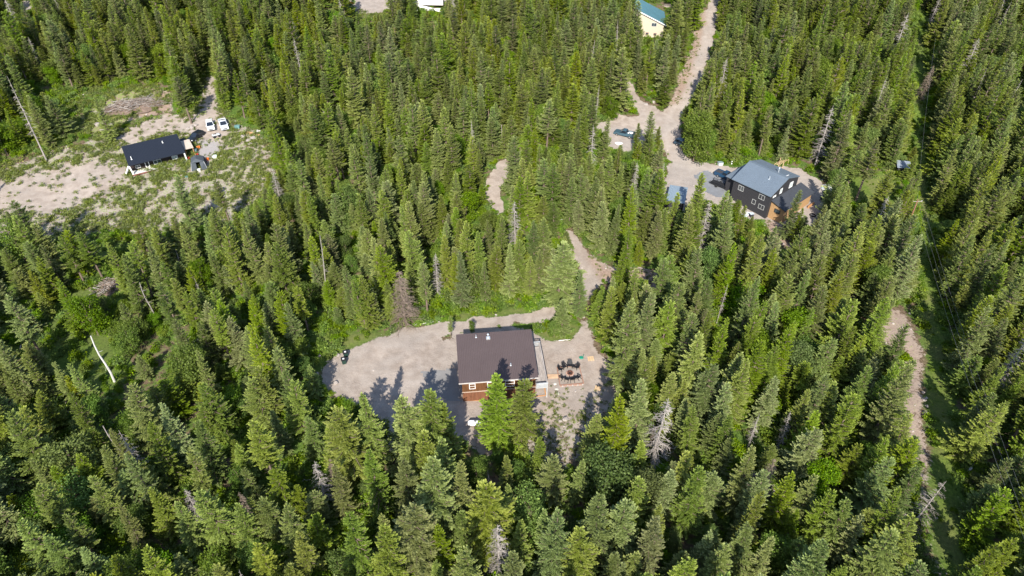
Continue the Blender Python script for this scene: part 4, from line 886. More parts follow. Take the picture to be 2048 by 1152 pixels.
# beige house at the top
bz_ = M('beige_siding', (0.47, 0.405, 0.31), .75, var=.06, stretch=(1, 1, 5)); TEAL = M('teal_metal_roof', (0.045, 0.125, 0.155), .45, .2, .4, var=.08, scale=.3)
be = empty('beige_house', (38.6, 220.9, 12.4), R(-7), label='two-storey beige house with a sloping teal metal roof near the top', cat='house')
b = MB(); b.prism([(0, -.6), (9.6, -.6), (9.6, 4.55), (0, 8.9)], 0, 12); b.build('wall', bz_, be)
ribbed_roof(be, [(10.3, -.5, 4.5), (10.3, 12.8, 4.5), (-.4, 12.8, 9.3), (-.4, -.5, 9.3)], TEAL, 26)
b = MB(); b.beam((-.4, -.55, 9.15), (10.3, -.55, 4.35), .1, .28); b.build('rake_board', WHITE, be)
Wf = wframe((0, 0, 0), (1, 0, 0))
window(be, Wf, 5.7, 7.3, 3.8, 4.9, 1, GLASS, GREYW); window(be, Wf, 4.2, 5.1, 1.1, 1.8, 1, GLASS, M('brown_frame', (.16, .05, .04))); window(be, Wf, 6.7, 7.6, 1.0, 1.7, 1, GLASS, M('brown_frame', (.16, .05, .04)))
window(be, Wf, 2.3, 3.1, .2, 2.1, 0, M('teal_door', (.05, .16, .17)), WHITE, 'door')
b = MB(); b.box(.5, 9.3, -1.4, -.02, -.5, .05); b.build('terrace', GREYW, be)
MB().box(9.62, 10.9, 2.0, 3.6, -.5, 3.4).build('chimney_stack', M('cream_paint', (.62, .55, .45)), be)

# ------------------------------------------------------------------ vehicles
TYRE = M('tyre_rubber', (.02, .02, .02), .85); RIM = M('wheel_rim', (.45, .46, .48), .35, .7); CARG = M('car_glass', (.015, .02, .028), .08, 0, .9, var=.1)
LAMP = M('headlight_glass', (.75, .76, .74), .15); RED = M('tail_light', (.4, .02, .02), .3)
def vehicle(name, loc, rz, colr, kind, label, cat, group=None):
    L, W_ = (5.6, 1.95) if kind == 'pickup' else (4.9, 1.9)
    pm = M('paint_'+label.split()[0]+kind, colr, .28, .1, .6, var=.03); v = empty(name, loc, rz, label=label, cat=cat, group=group)
    h2 = W_/2
    if kind == 'pickup': prof = [(-L/2, .45), (-L/2, 1.08), (-.75, 1.10), (-.72, 1.12), (1.15, 1.13), (2.45, 1.02), (2.78, .88), (2.8, .45)]
    else: prof = [(-L/2, .42), (-L/2-.02, 1.0), (-2.3, 1.12), (1.15, 1.10), (2.25, .98), (2.42, .8), (2.45, .42)]
    b = MB(); b.prism(prof[::-1], -h2, h2); b.build('body', pm, v, bevel=.07)
    cabp = [(-.75, 1.1), (-.62, 1.78), (.35, 1.80), (1.25, 1.12)] if kind == 'pickup' else [(-2.38, 1.08), (-2.0, 1.70), (.2, 1.74), (1.2, 1.1)]
    def tum(x, y, z): return (x, y*(1-.16*(z-1.1)/.7), z)
    b = MB(); b.prism(cabp[::-1], -h2*.93, h2*.93, tum); b.build('glasshouse', CARG, v, bevel=.04)
    rp = [(cabp[1][0]+.04, cabp[1][1]-.03), (cabp[2][0]-.02, cabp[2][1]-.03), (cabp[2][0]-.1, cabp[2][1]+.045), (cabp[1][0]+.1, cabp[1][1]+.045)]
    b = MB(); b.prism(rp, -h2*.80, h2*.80)
    for sy in (-1, 1):
        for i, j in ((0, 1), (2, 3)): b.beam(tum(cabp[i][0], sy*h2*.94, cabp[i][1]), tum(cabp[j][0], sy*h2*.94, cabp[j][1]), .09)
    b.build('cab_roof', pm, v)
    if kind == 'pickup':
        b = MB(); b.box(-L/2+.1, -.8, -h2+.16, h2-.16, 1.06, 1.125); b.build('bed_floor', M('bed_liner', (.05, .05, .055), .8), v)
        b = MB(); b.box(-L/2, -.78, -h2, -h2+.12, 1.08, 1.32).box(-L/2, -.78, h2-.12, h2, 1.08, 1.32).box(-L/2, -L/2+.1, -h2+.12, h2-.12, 1.08, 1.32); b.build('bed_sides', pm, v)
    for x in (-L/2+1.05, L/2-1.0):
        for sy in (-1, 1):
            b = MB(); b.lathe([(.36, -.12), (.39, -.08), (.39, .08), (.36, .12)], 14); b.xf(Matrix.Translation((x, sy*(h2-.09), .38))@Matrix.Rotation(R(90), 4, 'X')); w_ = b.build('wheel', TYRE, v)
            b = MB(); b.lathe([(.22, -.135), (.22, .135)], 10); b.xf(Matrix.Translation((x, sy*(h2-.09), .38))@Matrix.Rotation(R(90), 4, 'X')); b.build('rim', RIM, w_)
    for sy in (-1, 1):
        MB().box(L/2-.08, L/2+.012, sy*h2*.72-.2, sy*h2*.72+.2, .68, .84).build('headlight', LAMP, v); MB().box(-L/2-.03, -L/2+.05, sy*h2*.86-.09, sy*h2*.86+.09, .75, 1.02).build('tail_light', RED, v)
        MB().box(1.0, 1.12, sy*(h2+.1)-.1, sy*(h2+.1)+.1, 1.1, 1.26).build('side_mirror', pm, v)
    MB().box(L/2-.02, L/2+.03, -.5, .5, .6, .85).build('grille', BLK, v)
    return v
def heading(pa, pb):
    a, b_ = G(*pa), G(*pb); c_ = (a+b_)/2; c_.z = float(T(c_.x, c_.y)); return c_, math.atan2(b_.y-a.y, b_.x-a.x)
c_, h_ = heading((419.5, 246), (424.5, 266)); vehicle('parked_pickup', c_, h_, (.74, .75, .74), 'suv', 'white car parked nearest the drive, left of the white pickup', 'car')
bpy.data.objects['parked_pickup'].name = 'parked_car'
c_, h_ = heading((444.5, 243), (452, 264)); vehicle('parked_pickup', c_, h_, (.72, .74, .76), 'pickup', 'white pickup truck with open bed beside the white car', 'pickup truck')
c_, h_ = heading((403, 269), (385, 286)); vehicle('parked_car', c_, h_, (.012, .016, .02), 'suv', 'black car parked at the corner of the long black-roofed house', 'car')
c_, h_ = heading((1265, 276), (1232, 266)); v = vehicle('parked_pickup', c_, h_, (.05, .10, .13), 'pickup', 'old teal blue pickup truck with white load near the road junction', 'pickup truck')
b = MB(); blob(b, (-1.8, 0, 1.3), .5, 3, (1.3, 1, .5)); blob(b, (-1.2, .4, 1.25), .3, 4); tag(b.build('cargo_heap', WHITE, None), 'white rubbish lying in the bed of the old blue pickup', 'rubbish')
o = bpy.data.objects['cargo_heap']; o.location = c_; o.rotation_euler = (0, 0, h_)
c_, h_ = heading((1440, 352), (1462, 362)); vehicle('parked_pickup', c_, h_, (.02, .06, .12), 'pickup', 'dark blue pickup truck parked by the garage wing of the black house', 'pickup truck')
c_, h_ = heading((1360, 290), (1372, 296)); vehicle('parked_car', c_, h_, (.03, .06, .09), 'suv', 'dark blue car half hidden under trees beside the road', 'car')
# black utility trailer with rails
c_, h_ = heading((1425, 366), (1452, 378)); tr = empty('utility_trailer', c_, h_, label='black open utility trailer behind the blue pickup by the black house', cat='trailer')
b = MB(); b.box(-2.2, 2.0, -1, 1, .45, .55).box(2.0, 3.3, -.06, .06, .45, .55); b.build('bed', BLK, tr)
b = MB()
for y in (-1, 1):
    b.box(-2.2, 2, y-.04, y+.04, 1.0, 1.08)
    for k in range(5): b.box(-2.2+k*1.03, -2.12+k*1.03, y-.04, y+.04, .55, 1.0)
b.build('rail', BLK, tr)
for y in (-1.12, 1.12):
    b = MB(); b.lathe([(.33, -.1), (.33, .1)], 12); b.xf(Matrix.Translation((-.3, y, .33))@Matrix.Rotation(R(90), 4, 'X')); b.build('wheel', TYRE, tr)
g = G(1458, 375); b = MB(); b.tube([(0, 0, .9), (3.4, -.5, 1.1)], .5, 12).box(.4, .6, -.3, .3, -.1, .7).box(2.6, 2.8, -.6, 0, -.1, .8); o = b.build('fuel_cylinder', HR2); o.location = g; o.rotation_euler = (0, 0, h_*.2); tag(o, 'long dark grey cylinder tank at the left corner of the black house', 'tank')
# all-terrain vehicle shared builder
def quad(loc, rz, c1_, label):
    q = empty('quad_bike', loc, rz, label=label, cat='quad bike'); pm = M('paint_'+label.split()[0]+'quad', c1_, .4)
    b = MB(); b.prism([(-.9, .45), (-.95, .8), (-.3, .9), (.2, .8), (.45, 1.0), (.95, .75), (.9, .45)][::-1], -.28, .28); b.build('body', pm, q, bevel=.05)
    MB().box(-.6, .15, -.16, .16, .88, 1.0).build('seat', BLK, q); b = MB(); b.beam((.35, -.42, 1.12), (.35, .42, 1.12), .05).beam((.45, 0, .85), (.35, 0, 1.12), .06); b.build('handlebar', BLK, q)
    for x in (-.65, .65):
        for y in (-.45, .45):
            b = MB(); b.lathe([(.27, -.12), (.3, -.06), (.3, .06), (.27, .12)], 12); b.xf(Matrix.Translation((x, y, .3))@Matrix.Rotation(R(90), 4, 'X')); b.build('wheel', TYRE, q)
        MB().box(x-.32, x+.32, -.55, .55, .66, .72).build('mudguard', pm, q)
quad(G(433, 274), .6, (.55, .55, .55), 'white quad bike standing in front of the two white vehicles')
quad(G(1486, 322), 1.2, (.02, .02, .02), 'black quad bike at the back left corner of the black house')
# ------------------------------------------------------------------ smaller things, each on the ground where the photograph shows it
def put(o, px, py, rz=0, dz=0):
    g = G(px, py); o.location = (g.x, g.y, g.z+dz); o.rotation_euler = (0, 0, rz); return o
# concrete pads
def slab(name, poly, mat, lift=.02):
    P_ = [G(*p) for p in poly]; zt = max(p.z for p in P_)+lift; b = MB(); n = len(P_)
    pts = [(p.x, p.y, p.z+lift) for p in P_]+[(p.x, p.y, p.z-.3) for p in P_]
    b.poly(pts, [tuple(range(n)), tuple(range(2*n-1, n-1, -1))]+[(i, i+n, (i+1) % n+n, (i+1) % n) for i in range(n)])
    return b.build(name, mat)
CONC = M('concrete', (0.215, 0.205, 0.195), .9, var=.14, scale=.5); ASPH = M('worn_asphalt', (0.165, 0.17, 0.18), .9, var=.16, scale=.5)
def draped(name, poly, mat, lift=.035):     # a sheet that follows the ground
    q = [ground(*p) for p in poly]; xs = [float(a[0]) for a in q]; ys = [float(a[1]) for a in q]
    nx = int((max(xs)-min(xs))/.5)+2; ny = int((max(ys)-min(ys))/.5)+2; ax = np.linspace(min(xs), max(xs), nx); ay = np.linspace(min(ys), max(ys), ny)
    AX, AY = np.meshgrid(ax, ay); ins = inpoly(AX, AY, list(zip(xs, ys))); AZ = T(AX, AY)+lift; V = np.stack([AX, AY, AZ], -1).reshape(-1, 3); F = []
    for j in range(ny-1):
        for i in range(nx-1):
            if ins[j, i] and ins[j+1, i+1] and ins[j, i+1] and ins[j+1, i]: F.append((j*nx+i, j*nx+i+1, (j+1)*nx+i+1, (j+1)*nx+i))
    return tag(link(name, mesh_from(name, V, F, [mat], smooth=True)), kind='structure')
draped('concrete_pad', PAD, CONC)
draped('asphalt_pad', [(1384,352),(1396,344),(1410,339),(1441,349),(1462,356),(1470,385),(1455,395),(1434,397),(1418,389),(1410,385),(1384,376),(1397,366)], ASPH)
# fire pit
BRICK = M('reddish_stone', (0.40, 0.25, 0.19), .9, var=.25); FR = G(1140, 747)
fp = empty('fire_pit', FR, .1, label='round rusty fire pit in the middle of the ring of black chairs', cat='fire pit')
b = MB(); b.lathe([(.42, -.1), (.5, .05), (.5, .32), (.42, .32), (.4, .1), (.05, .08)], 18); b.build('steel_ring', M('rusty_steel', (.10, .045, .03), .8), fp)
for k in range(12):
    a = k*math.pi/6; b = MB(); blob(b, (math.cos(a)*.62, math.sin(a)*.62, .1), .17, 200+k); b.build('stone', BRICK, fp)
b = MB(); [blob(b, (rnd.uniform(-.25, .25), rnd.uniform(-.25, .25), .15), .12, 220+k) for k in range(6)]; tag(b.build('charcoal', BLK, fp), kind='stuff')
# border of the seating square
cr = [G(1114, 735), G(1158, 731), G(1167, 767), G(1120, 771)]
TIMB = M('border_timber', (0.30, 0.17, 0.12), .85, var=.2)
for k, lbl in enumerate(['back timber edging of the fire pit square', 'right timber edging of the fire pit square', 'front stone-lined timber edging of the fire pit square', 'left timber edging of the fire pit square']):
    a, b_ = cr[k], cr[(k+1) % 4]; e_ = empty('edging', a, 0, label=lbl, cat='edging'); m_ = MB(); m_.beam(Vector((0, 0, .05)), b_-a+Vector((0, 0, .05)), .18, .16); m_.build('timber', TIMB, e_)
    if k == 2: front_e = e_
a, b_ = cr[2], cr[3]
for k in range(14):
    p = a.lerp(b_, (k+.5)/14)-a; m_ = MB(); blob(m_, (0, 0, 0), .17, 240+k); o = m_.build('stone', BRICK if k % 3 else STONE, front_e); o.location = p+Vector((0, -.25, .05))
# chairs
CH = M('black_plastic', (.016, .016, .018), .5, var=.1)
def chair(wide=.72):
    c_ = empty('garden_chair', (0, 0, 0)); w2 = wide/2
    b = MB(); [b.box(-w2+.06, w2-.06, -.02-k*.115, .075-k*.115, .36+k*-.012, .385+k*-.012) for k in range(-2, 3)]; b.build('seat', CH, c_)
    b = MB()
    for k in range(5): x = -w2+.1+k*(wide-.2)/4; b.beam((x*.9, -.25, .32), (x*1.12, -.62, .98-.03*abs(k-2)), .115, .02)
    b.build('backrest', CH, c_)
    for s_ in (-1, 1):
        MB().box(s_*w2-.06, s_*w2+.06, -.45, .38, .58, .61).build('armrest', CH, c_)
        MB().beam((s_*(w2-.02), .33, 0), (s_*(w2-.02), .33, .58), .07).build('leg', CH, c_); MB().beam((s_*(w2-.05), -.6, 0), (s_*(w2-.05), -.1, .36), .07).build('leg', CH, c_)
    return c_
def copy_tree(o, parent=None):
    c_ = o.copy(); col.objects.link(c_); c_.parent = parent
    for ch in list(o.children): copy_tree(ch, c_)
    return c_
ch0 = chair()
spots = [((1121.5, 741), 'black garden chair at the left end of the back row by the fire pit'), ((1129, 735.5), 'second black garden chair from the left behind the fire pit'), ((1139.5, 733.5), 'wide black garden chair straight behind the fire pit'),
         ((1153, 737), 'black garden chair at the right end of the back row by the fire pit'), ((1124, 757.5), 'leftmost black garden chair of the front row by the fire pit'), ((1134, 760.5), 'second black garden chair from the left in the front row'),
         ((1144, 760.5), 'wide black garden chair third in the front row by the fire pit'), ((1155.5, 756.5), 'rightmost black garden chair of the front row by the fire pit')]
for k, (p, lb) in enumerate(spots):
    o = ch0 if k == 0 else copy_tree(ch0); g = G(*p); d = FR-g; o.location = g; o.rotation_euler = (0, 0, math.atan2(d.y, d.x)-math.pi/2); o.scale = (1.15 if 'wide' in lb else 1.02,)*3
    tag(o, lb, 'chair', 'black garden chairs round the fire pit')
for p, lb in (((1146.5, 735), 'small black side table in the back row by the fire pit'), ((1149.5, 758), 'small black side table in the front row by the fire pit')):
    t = empty('side_table', G(*p), .3, label=lb, cat='table', group='side tables by the fire pit'); MB().box(-.26, .26, -.26, .26, .42, .46).build('table_top', CH, t)
    for sx in (-1, 1):
        for sy in (-1, 1): MB().box(sx*.2-.03, sx*.2+.03, sy*.2-.03, sy*.2+.03, 0, .42).build('leg', CH, t)
# propane tank
tk = empty('propane_tank', G(951, 852), -.02, label='white propane tank lying on legs below the cabin', cat='gas tank')
b = MB(); L = 1.28; b.lathe([(.02, -L), (.25, -L+.05), (.42, -L+.2), (.48, -L+.42), (.48, L-.42), (.42, L-.2), (.25, L-.05), (.02, L)], 20); b.xf(Matrix.Translation((0, 0, .78))@Matrix.Rotation(R(90), 4, 'Y')); b.build('shell', M('tank_white', (.82, .82, .80), .35, var=.03), tk, smooth=True)
b = MB(); b.lathe([(.2, 1.2), (.2, 1.36), (.12, 1.44), (.01, 1.45)], 12); b.build('valve_dome', M('dome_grey', (.12, .12, .12), .5), tk)
for x in (-.8, .8): MB().box(x-.12, x+.12, -.3, .3, -.05, .36).build('leg', CONC, tk)
# stepping stones
SS = M('pale_slab', (.55, .53, .46), .85, var=.1)
for (p, lb) in (((1110, 768), 'top stepping stone of three below the cabin deck'), ((1113.5, 779), 'middle stepping stone of three below the cabin deck'), ((1115.5, 787.5), 'bottom stepping stone of three below the cabin deck')):
    b = MB(); blob(b, (0, 0, 0), .34, int(p[1]), (1, 1, .2)); o = put(b.build('stepping_stone', SS), *p, dz=.05); tag(o, lb, 'stepping stone', 'stepping stones below the deck')
# bins
for p, lb in (((692, 712), 'dark green lidded bin at the yard edge, upper of two'), ((688.5, 726), 'dark green lidded bin at the yard edge, lower of two')):
    k_ = empty('waste_bin', G(*p), .35, label=lb, cat='bin', group='bins at the yard edge'); b = MB(); b.poly([(-.34, -.36, 0), (.34, -.36, 0), (.34, .36, 0), (-.34, .36, 0), (-.42, -.45, 1.0), (.42, -.45, 1.0), (.42, .45, 1.0), (-.42, .45, 1.0)], [(3,2,1,0),(4,5,6,7),(0,1,5,4),(1,2,6,5),(2,3,7,6),(3,0,4,7)])
    b.build('body', M('bin_green', (.018, .045, .035), .5), k_, bevel=.03); MB().prism([(-.46, 1.0), (.46, 1.0), (.4, 1.12), (-.4, 1.16)], -.47, .47).build('lid', M('bin_lid', (.02, .02, .022), .5), k_); MB().box(-.16, .16, -.2, .1, 1.135, 1.17).build('label_plate', WHITE, k_)
    for x in (-.3, .3):
        b = MB(); b.lathe([(.13, -.05), (.13, .05)], 10); b.xf(Matrix.Translation((x, .42, .12))@Matrix.Rotation(R(90), 4, 'Y')); b.build('wheel', TYRE, k_)
# loose items in the yard
b = MB(); b.lathe([(.3, 0), (.42, .12), (.3, .2), (.05, .16)], 14).tube([(.3, .2, .1), (.5, .35, .5)], .05, 6); tag(put(b.build('hose_reel', M('green_plastic', (.02, .22, .14), .4)), 1162.5, 716), 'green plastic hose reel lying behind the fire pit', 'hose reel')
def pallet(px, py, rz, lb, m_):
    p = empty('pallet', G(px, py), rz, label=lb, cat='pallet')
    for k in range(5): MB().box(-.55, .55, -.5+k*.23, -.38+k*.23, .11, .14).build('slat', m_, p)
    for k in range(3): MB().box(-.52+k*.47, -.42+k*.47, -.5, .55, .0, .11).build('runner', m_, p)
PAL = M('raw_pine', (.60, .42, .24), .8, var=.15)
pallet(1181.5, 718, .1, 'light wooden pallet upper right of the fire pit', PAL); pallet(1196, 777, -.3, 'light wooden pallet lower right of the fire pit', PAL)
b = MB(); b.box(-1.6, 1.6, -.45, .45, 0, .12); tag(put(b.build('timber_step', M('weathered_orange_wood', (.48, .32, .20), .85, var=.2)), 1104, 753, .05), 'orange-brown wooden walkway between deck and fire pit', 'walkway')
def log(pa, pb, r, mat, lb, cat='log', name='fallen_log', grp=None, lift=.15, limbs=0):
    a, b_ = G(*pa), G(*pb); d = b_-a; m_ = MB(); n = 5; side = Vector((-d.y, d.x, 0)).normalized()
    pts = [d*(k/n)+side*rnd.uniform(-.02, .02)*d.length+Vector((0, 0, lift+r)) for k in range(n+1)]; m_.tube(pts, [r*(1-.55*k/n) for k in range(n+1)], 7)
    for _ in range(limbs):
        t = rnd.uniform(.2, .95); p = pts[0].lerp(pts[-1], t); q = p+side*rnd.choice((-1, 1))*rnd.uniform(.5, 1.6)+d.normalized()*rnd.uniform(.2, 1)+Vector((0, 0, rnd.uniform(0, .8))); m_.tube([p, q], [.045, .012], 3, False)
    o = m_.build(name, mat); o.location = a; return tag(o, lb, cat, grp)
log((828, 652), (867, 646), .16, BIRCH, 'pale log lying along the upper edge of the cabin drive')
log((1120, 444), (1139, 434), .22, BIRCH, 'thick pale log above the cabin driveway in the middle forest'); log((1151, 423), (1174, 417), .14, BIRCH, 'thin pale log right of the thick one in the middle forest')
log((1252, 529), (1309, 546), .12, BARKG, 'long thin pole lying beside the drive below the forest middle')
log((827, 67), (846, 103), .2, BIRCH, 'long pale fallen trunk in the scrub below the gravel lot', limbs=4); log((834, 115), (842, 127), .18, BIRCH, 'short pale log below the long fallen trunk at the top'); log((766, 130), (788, 139), .18, BIRCH, 'pale log across the scrub left of the short one at the top'); log((700, 95), (729, 117), .14, BARKG, 'grey log in the scrub at the top left of the scrub patch', limbs=5)
log((304, 550), (329, 549), .16, BIRCH, 'pale log in the open forest left of the rusty conifer'); log((357, 666), (389, 678), .15, BARKG, 'grey log in the left forest beside bright saplings'); log((396, 682), (424, 697), .15, BARKG, 'second grey log to the right in the left forest', limbs=3)
log((1755, 976), (1759, 947), .2, BARK, 'reddish log leaning beside the lower dirt track'); log((1665, 846), (1681, 869), .2, BARKG, 'short grey log in the lower right forest opening'); log((1926, 956), (1985, 884), .22, BIRCH, 'long pale trunk lying among conifers right of the cut line')
log((182, 845), (60, 785), .12, BARKG, 'thin grey log lying in the left open slope', limbs=5); log((40, 700), (52, 640), .13, BARKG, 'grey log at the left edge below the blue tarp area', limbs=6)
log((1205, 693), (1222, 735), .2, BARK, 'dark trunk lying at the right edge of the cabin yard'); log((1117, 683), (1140, 681), .1, BIRCH, 'thin pale pole on the gravel behind the fire pit')
log((560, 1005), (610, 960), .14, BARKG, 'grey log glimpsed low in the lower left forest', limbs=3)
# the white bare snag and other standing poles
def pole_tree(tx, ty, bxp, byp, r, mat, lb, limbs=0, cat='dead tree'):
    g = G(bxp, byp); h = solve_h(g.x, g.y, g.z, ty); lean = PZ(tx, ty, g.z+h)-g; m_ = MB(); side = Vector((lean.y, -lean.x, 0)).normalized() if lean.xy.length > .1 else Vector((1, 0, 0))
    pts = [lean*(k/5)+side*(.18*math.sin(k*1.4)) for k in range(6)]; m_.tube(pts, [r*(1-.6*k/5) for k in range(6)], 7)
    for _ in range(limbs):
        t = rnd.uniform(.25, 1); p = pts[0].lerp(pts[-1], t); a = rnd.uniform(0, 6.28); l = rnd.uniform(.5, 1.5)*(1.3-t); m_.tube([p, p+Vector((math.cos(a)*l, math.sin(a)*l, -.25*l))], [.05, .012], 3, False)
    o = m_.build('dead_tree', mat); o.location = g; return tag(o, lb, cat, 'standing dead trees')
pole_tree(180, 672, 229, 763, .22, BIRCH, 'bleached white branchless snag curving up in the left open slope', 2); pole_tree(58, 764, 66, 778, .2, BIRCH, 'short white stub left of the bleached snag')
pole_tree(205, 0+853, 262, 930, .14, BARKG, 'thin grey leaning snag below the bleached one', 14); pole_tree(1488, 0+1066, 1480, 1100, .15, BIRCH, 'short white forked snag near the bottom right', 5)
for k, (a, b_) in enumerate((((133, 148), (141, 161)), ((141, 146), (147, 161)), ((149, 128), (153, 160)))): pole_tree(*a, *b_, .1, BIRCH, ['left white birch-like trunk at the top edge of the green meadow', 'middle white birch-like trunk at the top edge of the green meadow', 'right taller white birch-like trunk at the top edge of the green meadow'][k])
for k, (a, b_) in enumerate((((1032, 25), (1046, 60)), ((640, 470), (655, 595)), ((352, 500), (363, 545)), ((278, 565), (312, 640)), ((1003, 250), (1005, 300)))): pole_tree(*a, *b_, .13, BARKG, ['thin grey snag near the top middle of the forest', 'tall thin grey snag left of the brown dead conifer', 'thin grey snag above the left forest centre', 'grey snag with stubs in the left forest', 'thin grey snag above the middle driveway bend'][k], 12)
# leaning dead tree by the track
a, b_ = G(1790, 1095), G(1872, 985); d = b_-a; sn = snag(77, 13.5, 3.2, 110, 6, .12)
lt = empty('dead_tree', a+Vector((0, 0, .3)), 0, label='large grey dead tree fallen leaning across the lower dirt track', cat='dead tree', group='standing dead trees')
q = Vector((0, 0, 1)).rotation_difference((d.normalized()+Vector((0, 0, .25))).normalized()); lt.rotation_mode = 'QUATERNION'; lt.rotation_quaternion = q
link('trunk', sn[0].mesh('trunk', BARKG), lt); tag(link('branches', sn[1].mesh('branches', BARKG), lt), kind='stuff')
# brush pile
def brush_pile(px, py, rx, ry, h, n, lb, seed, nlog=8):
    g = random.Random(seed); r_ = empty('brush_pile', G(px, py), .3, label=lb, cat='brush pile'); b = MB(); 
    N_ = 16; pts = [(0, 0, h*.55)]; fs = []
    for k in range(2):
        for i in range(N_):
            a = i*2*math.pi/N_; q = (.55, 1.0)[k]*g.uniform(.65, 1.25); pts.append((math.cos(a)*rx*q, math.sin(a)*ry*q, (h*.42, -.2)[k]*g.uniform(.5, 1.4)))
    for i in range(N_): j = (i+1) % N_; fs += [(0, 1+i, 1+j), (1+i, 1+N_+i, 1+N_+j, 1+j)]
    b.poly(pts, fs); b.build('mound', M('litter_brown', (.17, .12, .09), .95, var=.4, scale=3), r_)
    b = MB()
    for _ in range(n):
        t = g.uniform(0, 1)**.6; a = g.uniform(0, 6.28); x, y = math.cos(a)*rx*t*(1+.25*math.sin(a*3+seed)), math.sin(a)*ry*t*(1+.3*math.sin(a*2+1)); z = h*(1-t*t)*.6+g.uniform(0, .5); d_ = g.gauss(.1, 1.0); L_ = g.uniform(1.0, 4.0)
        v = Vector((math.cos(d_), math.sin(d_), g.uniform(-.2, .38)))*L_/2; c_ = Vector((x, y, z)); b.cur = g.randint(0, 2); b.tube([c_-v, c_+Vector((0, 0, g.uniform(-.1, .2))), c_+v], [.05, .045, .02], 3, False)
    tag(b.build('branches', [BARKB, BARKG, BARK], r_), kind='stuff')
    for _ in range(nlog):
        a = g.uniform(-1.3, 1.3); b = MB(); x, y = g.uniform(-.6, .6)*rx, g.uniform(-.8, .8)*ry; v = Vector((math.cos(a), math.sin(a), g.uniform(-.15, .15)))*g.uniform(.3, .7)*min(rx, 4.5); c_ = Vector((x, y, h*.5+.2)); b.tube([c_-v, c_+v], [.11, .06], 6); b.build('log', BARKG, r_)
brush_pile(268, 212, 8.2, 4.6, 1.7, 520, 'large heap of brown cut branches above the long black-roofed house', 3, 12)
brush_pile(218, 575, 2.6, 3.0, 1.1, 130, 'small dark heap of cut branches in the left open forest', 5, 4); brush_pile(1518, 975, 2.6, 3.4, 1.0, 140, 'heap of dead branches in the lower right forest', 6, 3); brush_pile(1700, 590, 1.8, 1.8, .8, 60, 'little heap of grey branches above the bare soil patch', 8, 2)
brush_pile(420, 448, 2.5, 1.4, .6, 70, 'low brown branch heap below the dark canopy tent', 9, 3)
# boulders
BO = [(203, 232, .8), (210, 246, 1.0), (196, 250, .9), (222, 252, .8), (205, 262, .7), (385, 256, .8), (392, 251, .6), (377, 258, .6), (443, 167, .5), (508, 278, .9), (497, 283, .8), (486, 275, .9), (501, 290, .7),
      (672, 766, .45), (676, 711, .4), (638, 712, .4), (634, 748, .35), (1131, 839, .55), (1120, 843, .35), (1240, 757, .4), (1236, 742, .4), (1228, 728, .45), (1848, 800, .4), (1853, 813, .3), (1850, 826, .4), (1846, 786, .3), (1306, 205, .6), (1292, 210, .6), (918, 795, .3), (1030, 796, .3), (1044, 797, .25)]
items = [dict(px=a, py=b_, r=r_) for a, b_, r_ in BO]; unique_labels(items, lambda t: 'pale boulder' if t['r'] > .55 else 'small pale rock')
for k, t in enumerate(items): m_ = MB(); blob(m_, (0, 0, 0), t['r'], 300+k, n=2); o = put(m_.build('boulder', M('boulder_stone', (.30, .26, .23), .9, var=.3, scale=2)), t['px'], t['py'], rnd.uniform(0, 6), .12); tag(o, t['label'], 'boulder', 'scattered boulders and rocks')
bp = empty('rock_heap', G(1668, 388), .2, label='heap of pale and yellow-green rocks right of the black house', cat='rock heap'); mm = [M('rock_pale', (.52, .52, .48), .9), M('rock_mossy', (.30, .33, .12), .9), M('rock_blue_grey', (.26, .30, .32), .9)]
b = MB(); g_ = random.Random(4)
for k in range(130):
    t = g_.uniform(0, 1)**.6; a = g_.uniform(0, 6.28); b.cur = g_.choice((0, 0, 0, 1, 2)); blob(b, (math.cos(a)*2.3*t, math.sin(a)*4.2*t, .7*(1-t*t)+.1), g_.uniform(.18, .55), 400+k)
tag(b.build('rocks', mm, bp), kind='stuff')
# left clearing clutter
tn = empty('canopy_tent', G(399, 333), R(20), label='dark grey peaked canopy tent at the end of the long black-roofed house', cat='tent'); TF = M('dark_canvas', (.065, .075, .085), .8, var=.1)
b = MB(); b.poly([(-1.9, -1.9, 0), (1.9, -1.9, 0), (1.9, 1.9, 0), (-1.9, 1.9, 0), (-1.5, -1.5, 2.0), (1.5, -1.5, 2.0), (1.5, 1.5, 2.0), (-1.5, 1.5, 2.0), (-.2, -.9, 2.75), (-.2, 1.1, 2.75)], [(4,5,8),(5,6,9,8),(6,7,9),(7,4,8,9),(1,2,6,5),(2,3,7,6),(3,0,4,7)]); b.build('canopy', TF, tn)
b = MB(); b.poly([(-1.9, -1.9, 0), (-.5, -1.9, 0), (-.4, -1.55, 1.9), (-1.5, -1.52, 1.98)], [(0,1,2,3)]).poly([(.6, -2.3, .1), (1.9, -1.9, 0), (1.5, -1.52, 1.98), (.5, -1.55, 1.9)], [(0,1,2,3)]); b.build('door_flap', TF, tn)
for x in (-1.9, 1.9):
    for y in (-1.9, 1.9): MB().beam((x, y, 0), (x*.79, y*.79, 2.0), .07).build('pole', GREYW, tn)
def box_thing(name, px, py, dims, mat, lb, cat, rz=0, lid=None):
    r_ = empty(name, G(px, py), rz, label=lb, cat=cat); x, y, z = dims
    b = MB(); b.poly([(-x*.45, -y*.45, 0), (x*.45, -y*.45, 0), (x*.45, y*.45, 0), (-x*.45, y*.45, 0), (-x/2, -y/2, z), (x/2, -y/2, z), (x/2, y/2, z), (-x/2, y/2, z)], [(3,2,1,0),(4,5,6,7),(0,1,5,4),(1,2,6,5),(2,3,7,6),(3,0,4,7)]); b.build('body', mat, r_, bevel=.03)
    b = MB(); b.box(-x*.53, x*.53, -y*.53, y*.53, z, z+.07); b.build('lid', lid or mat, r_, bevel=.02); return r_
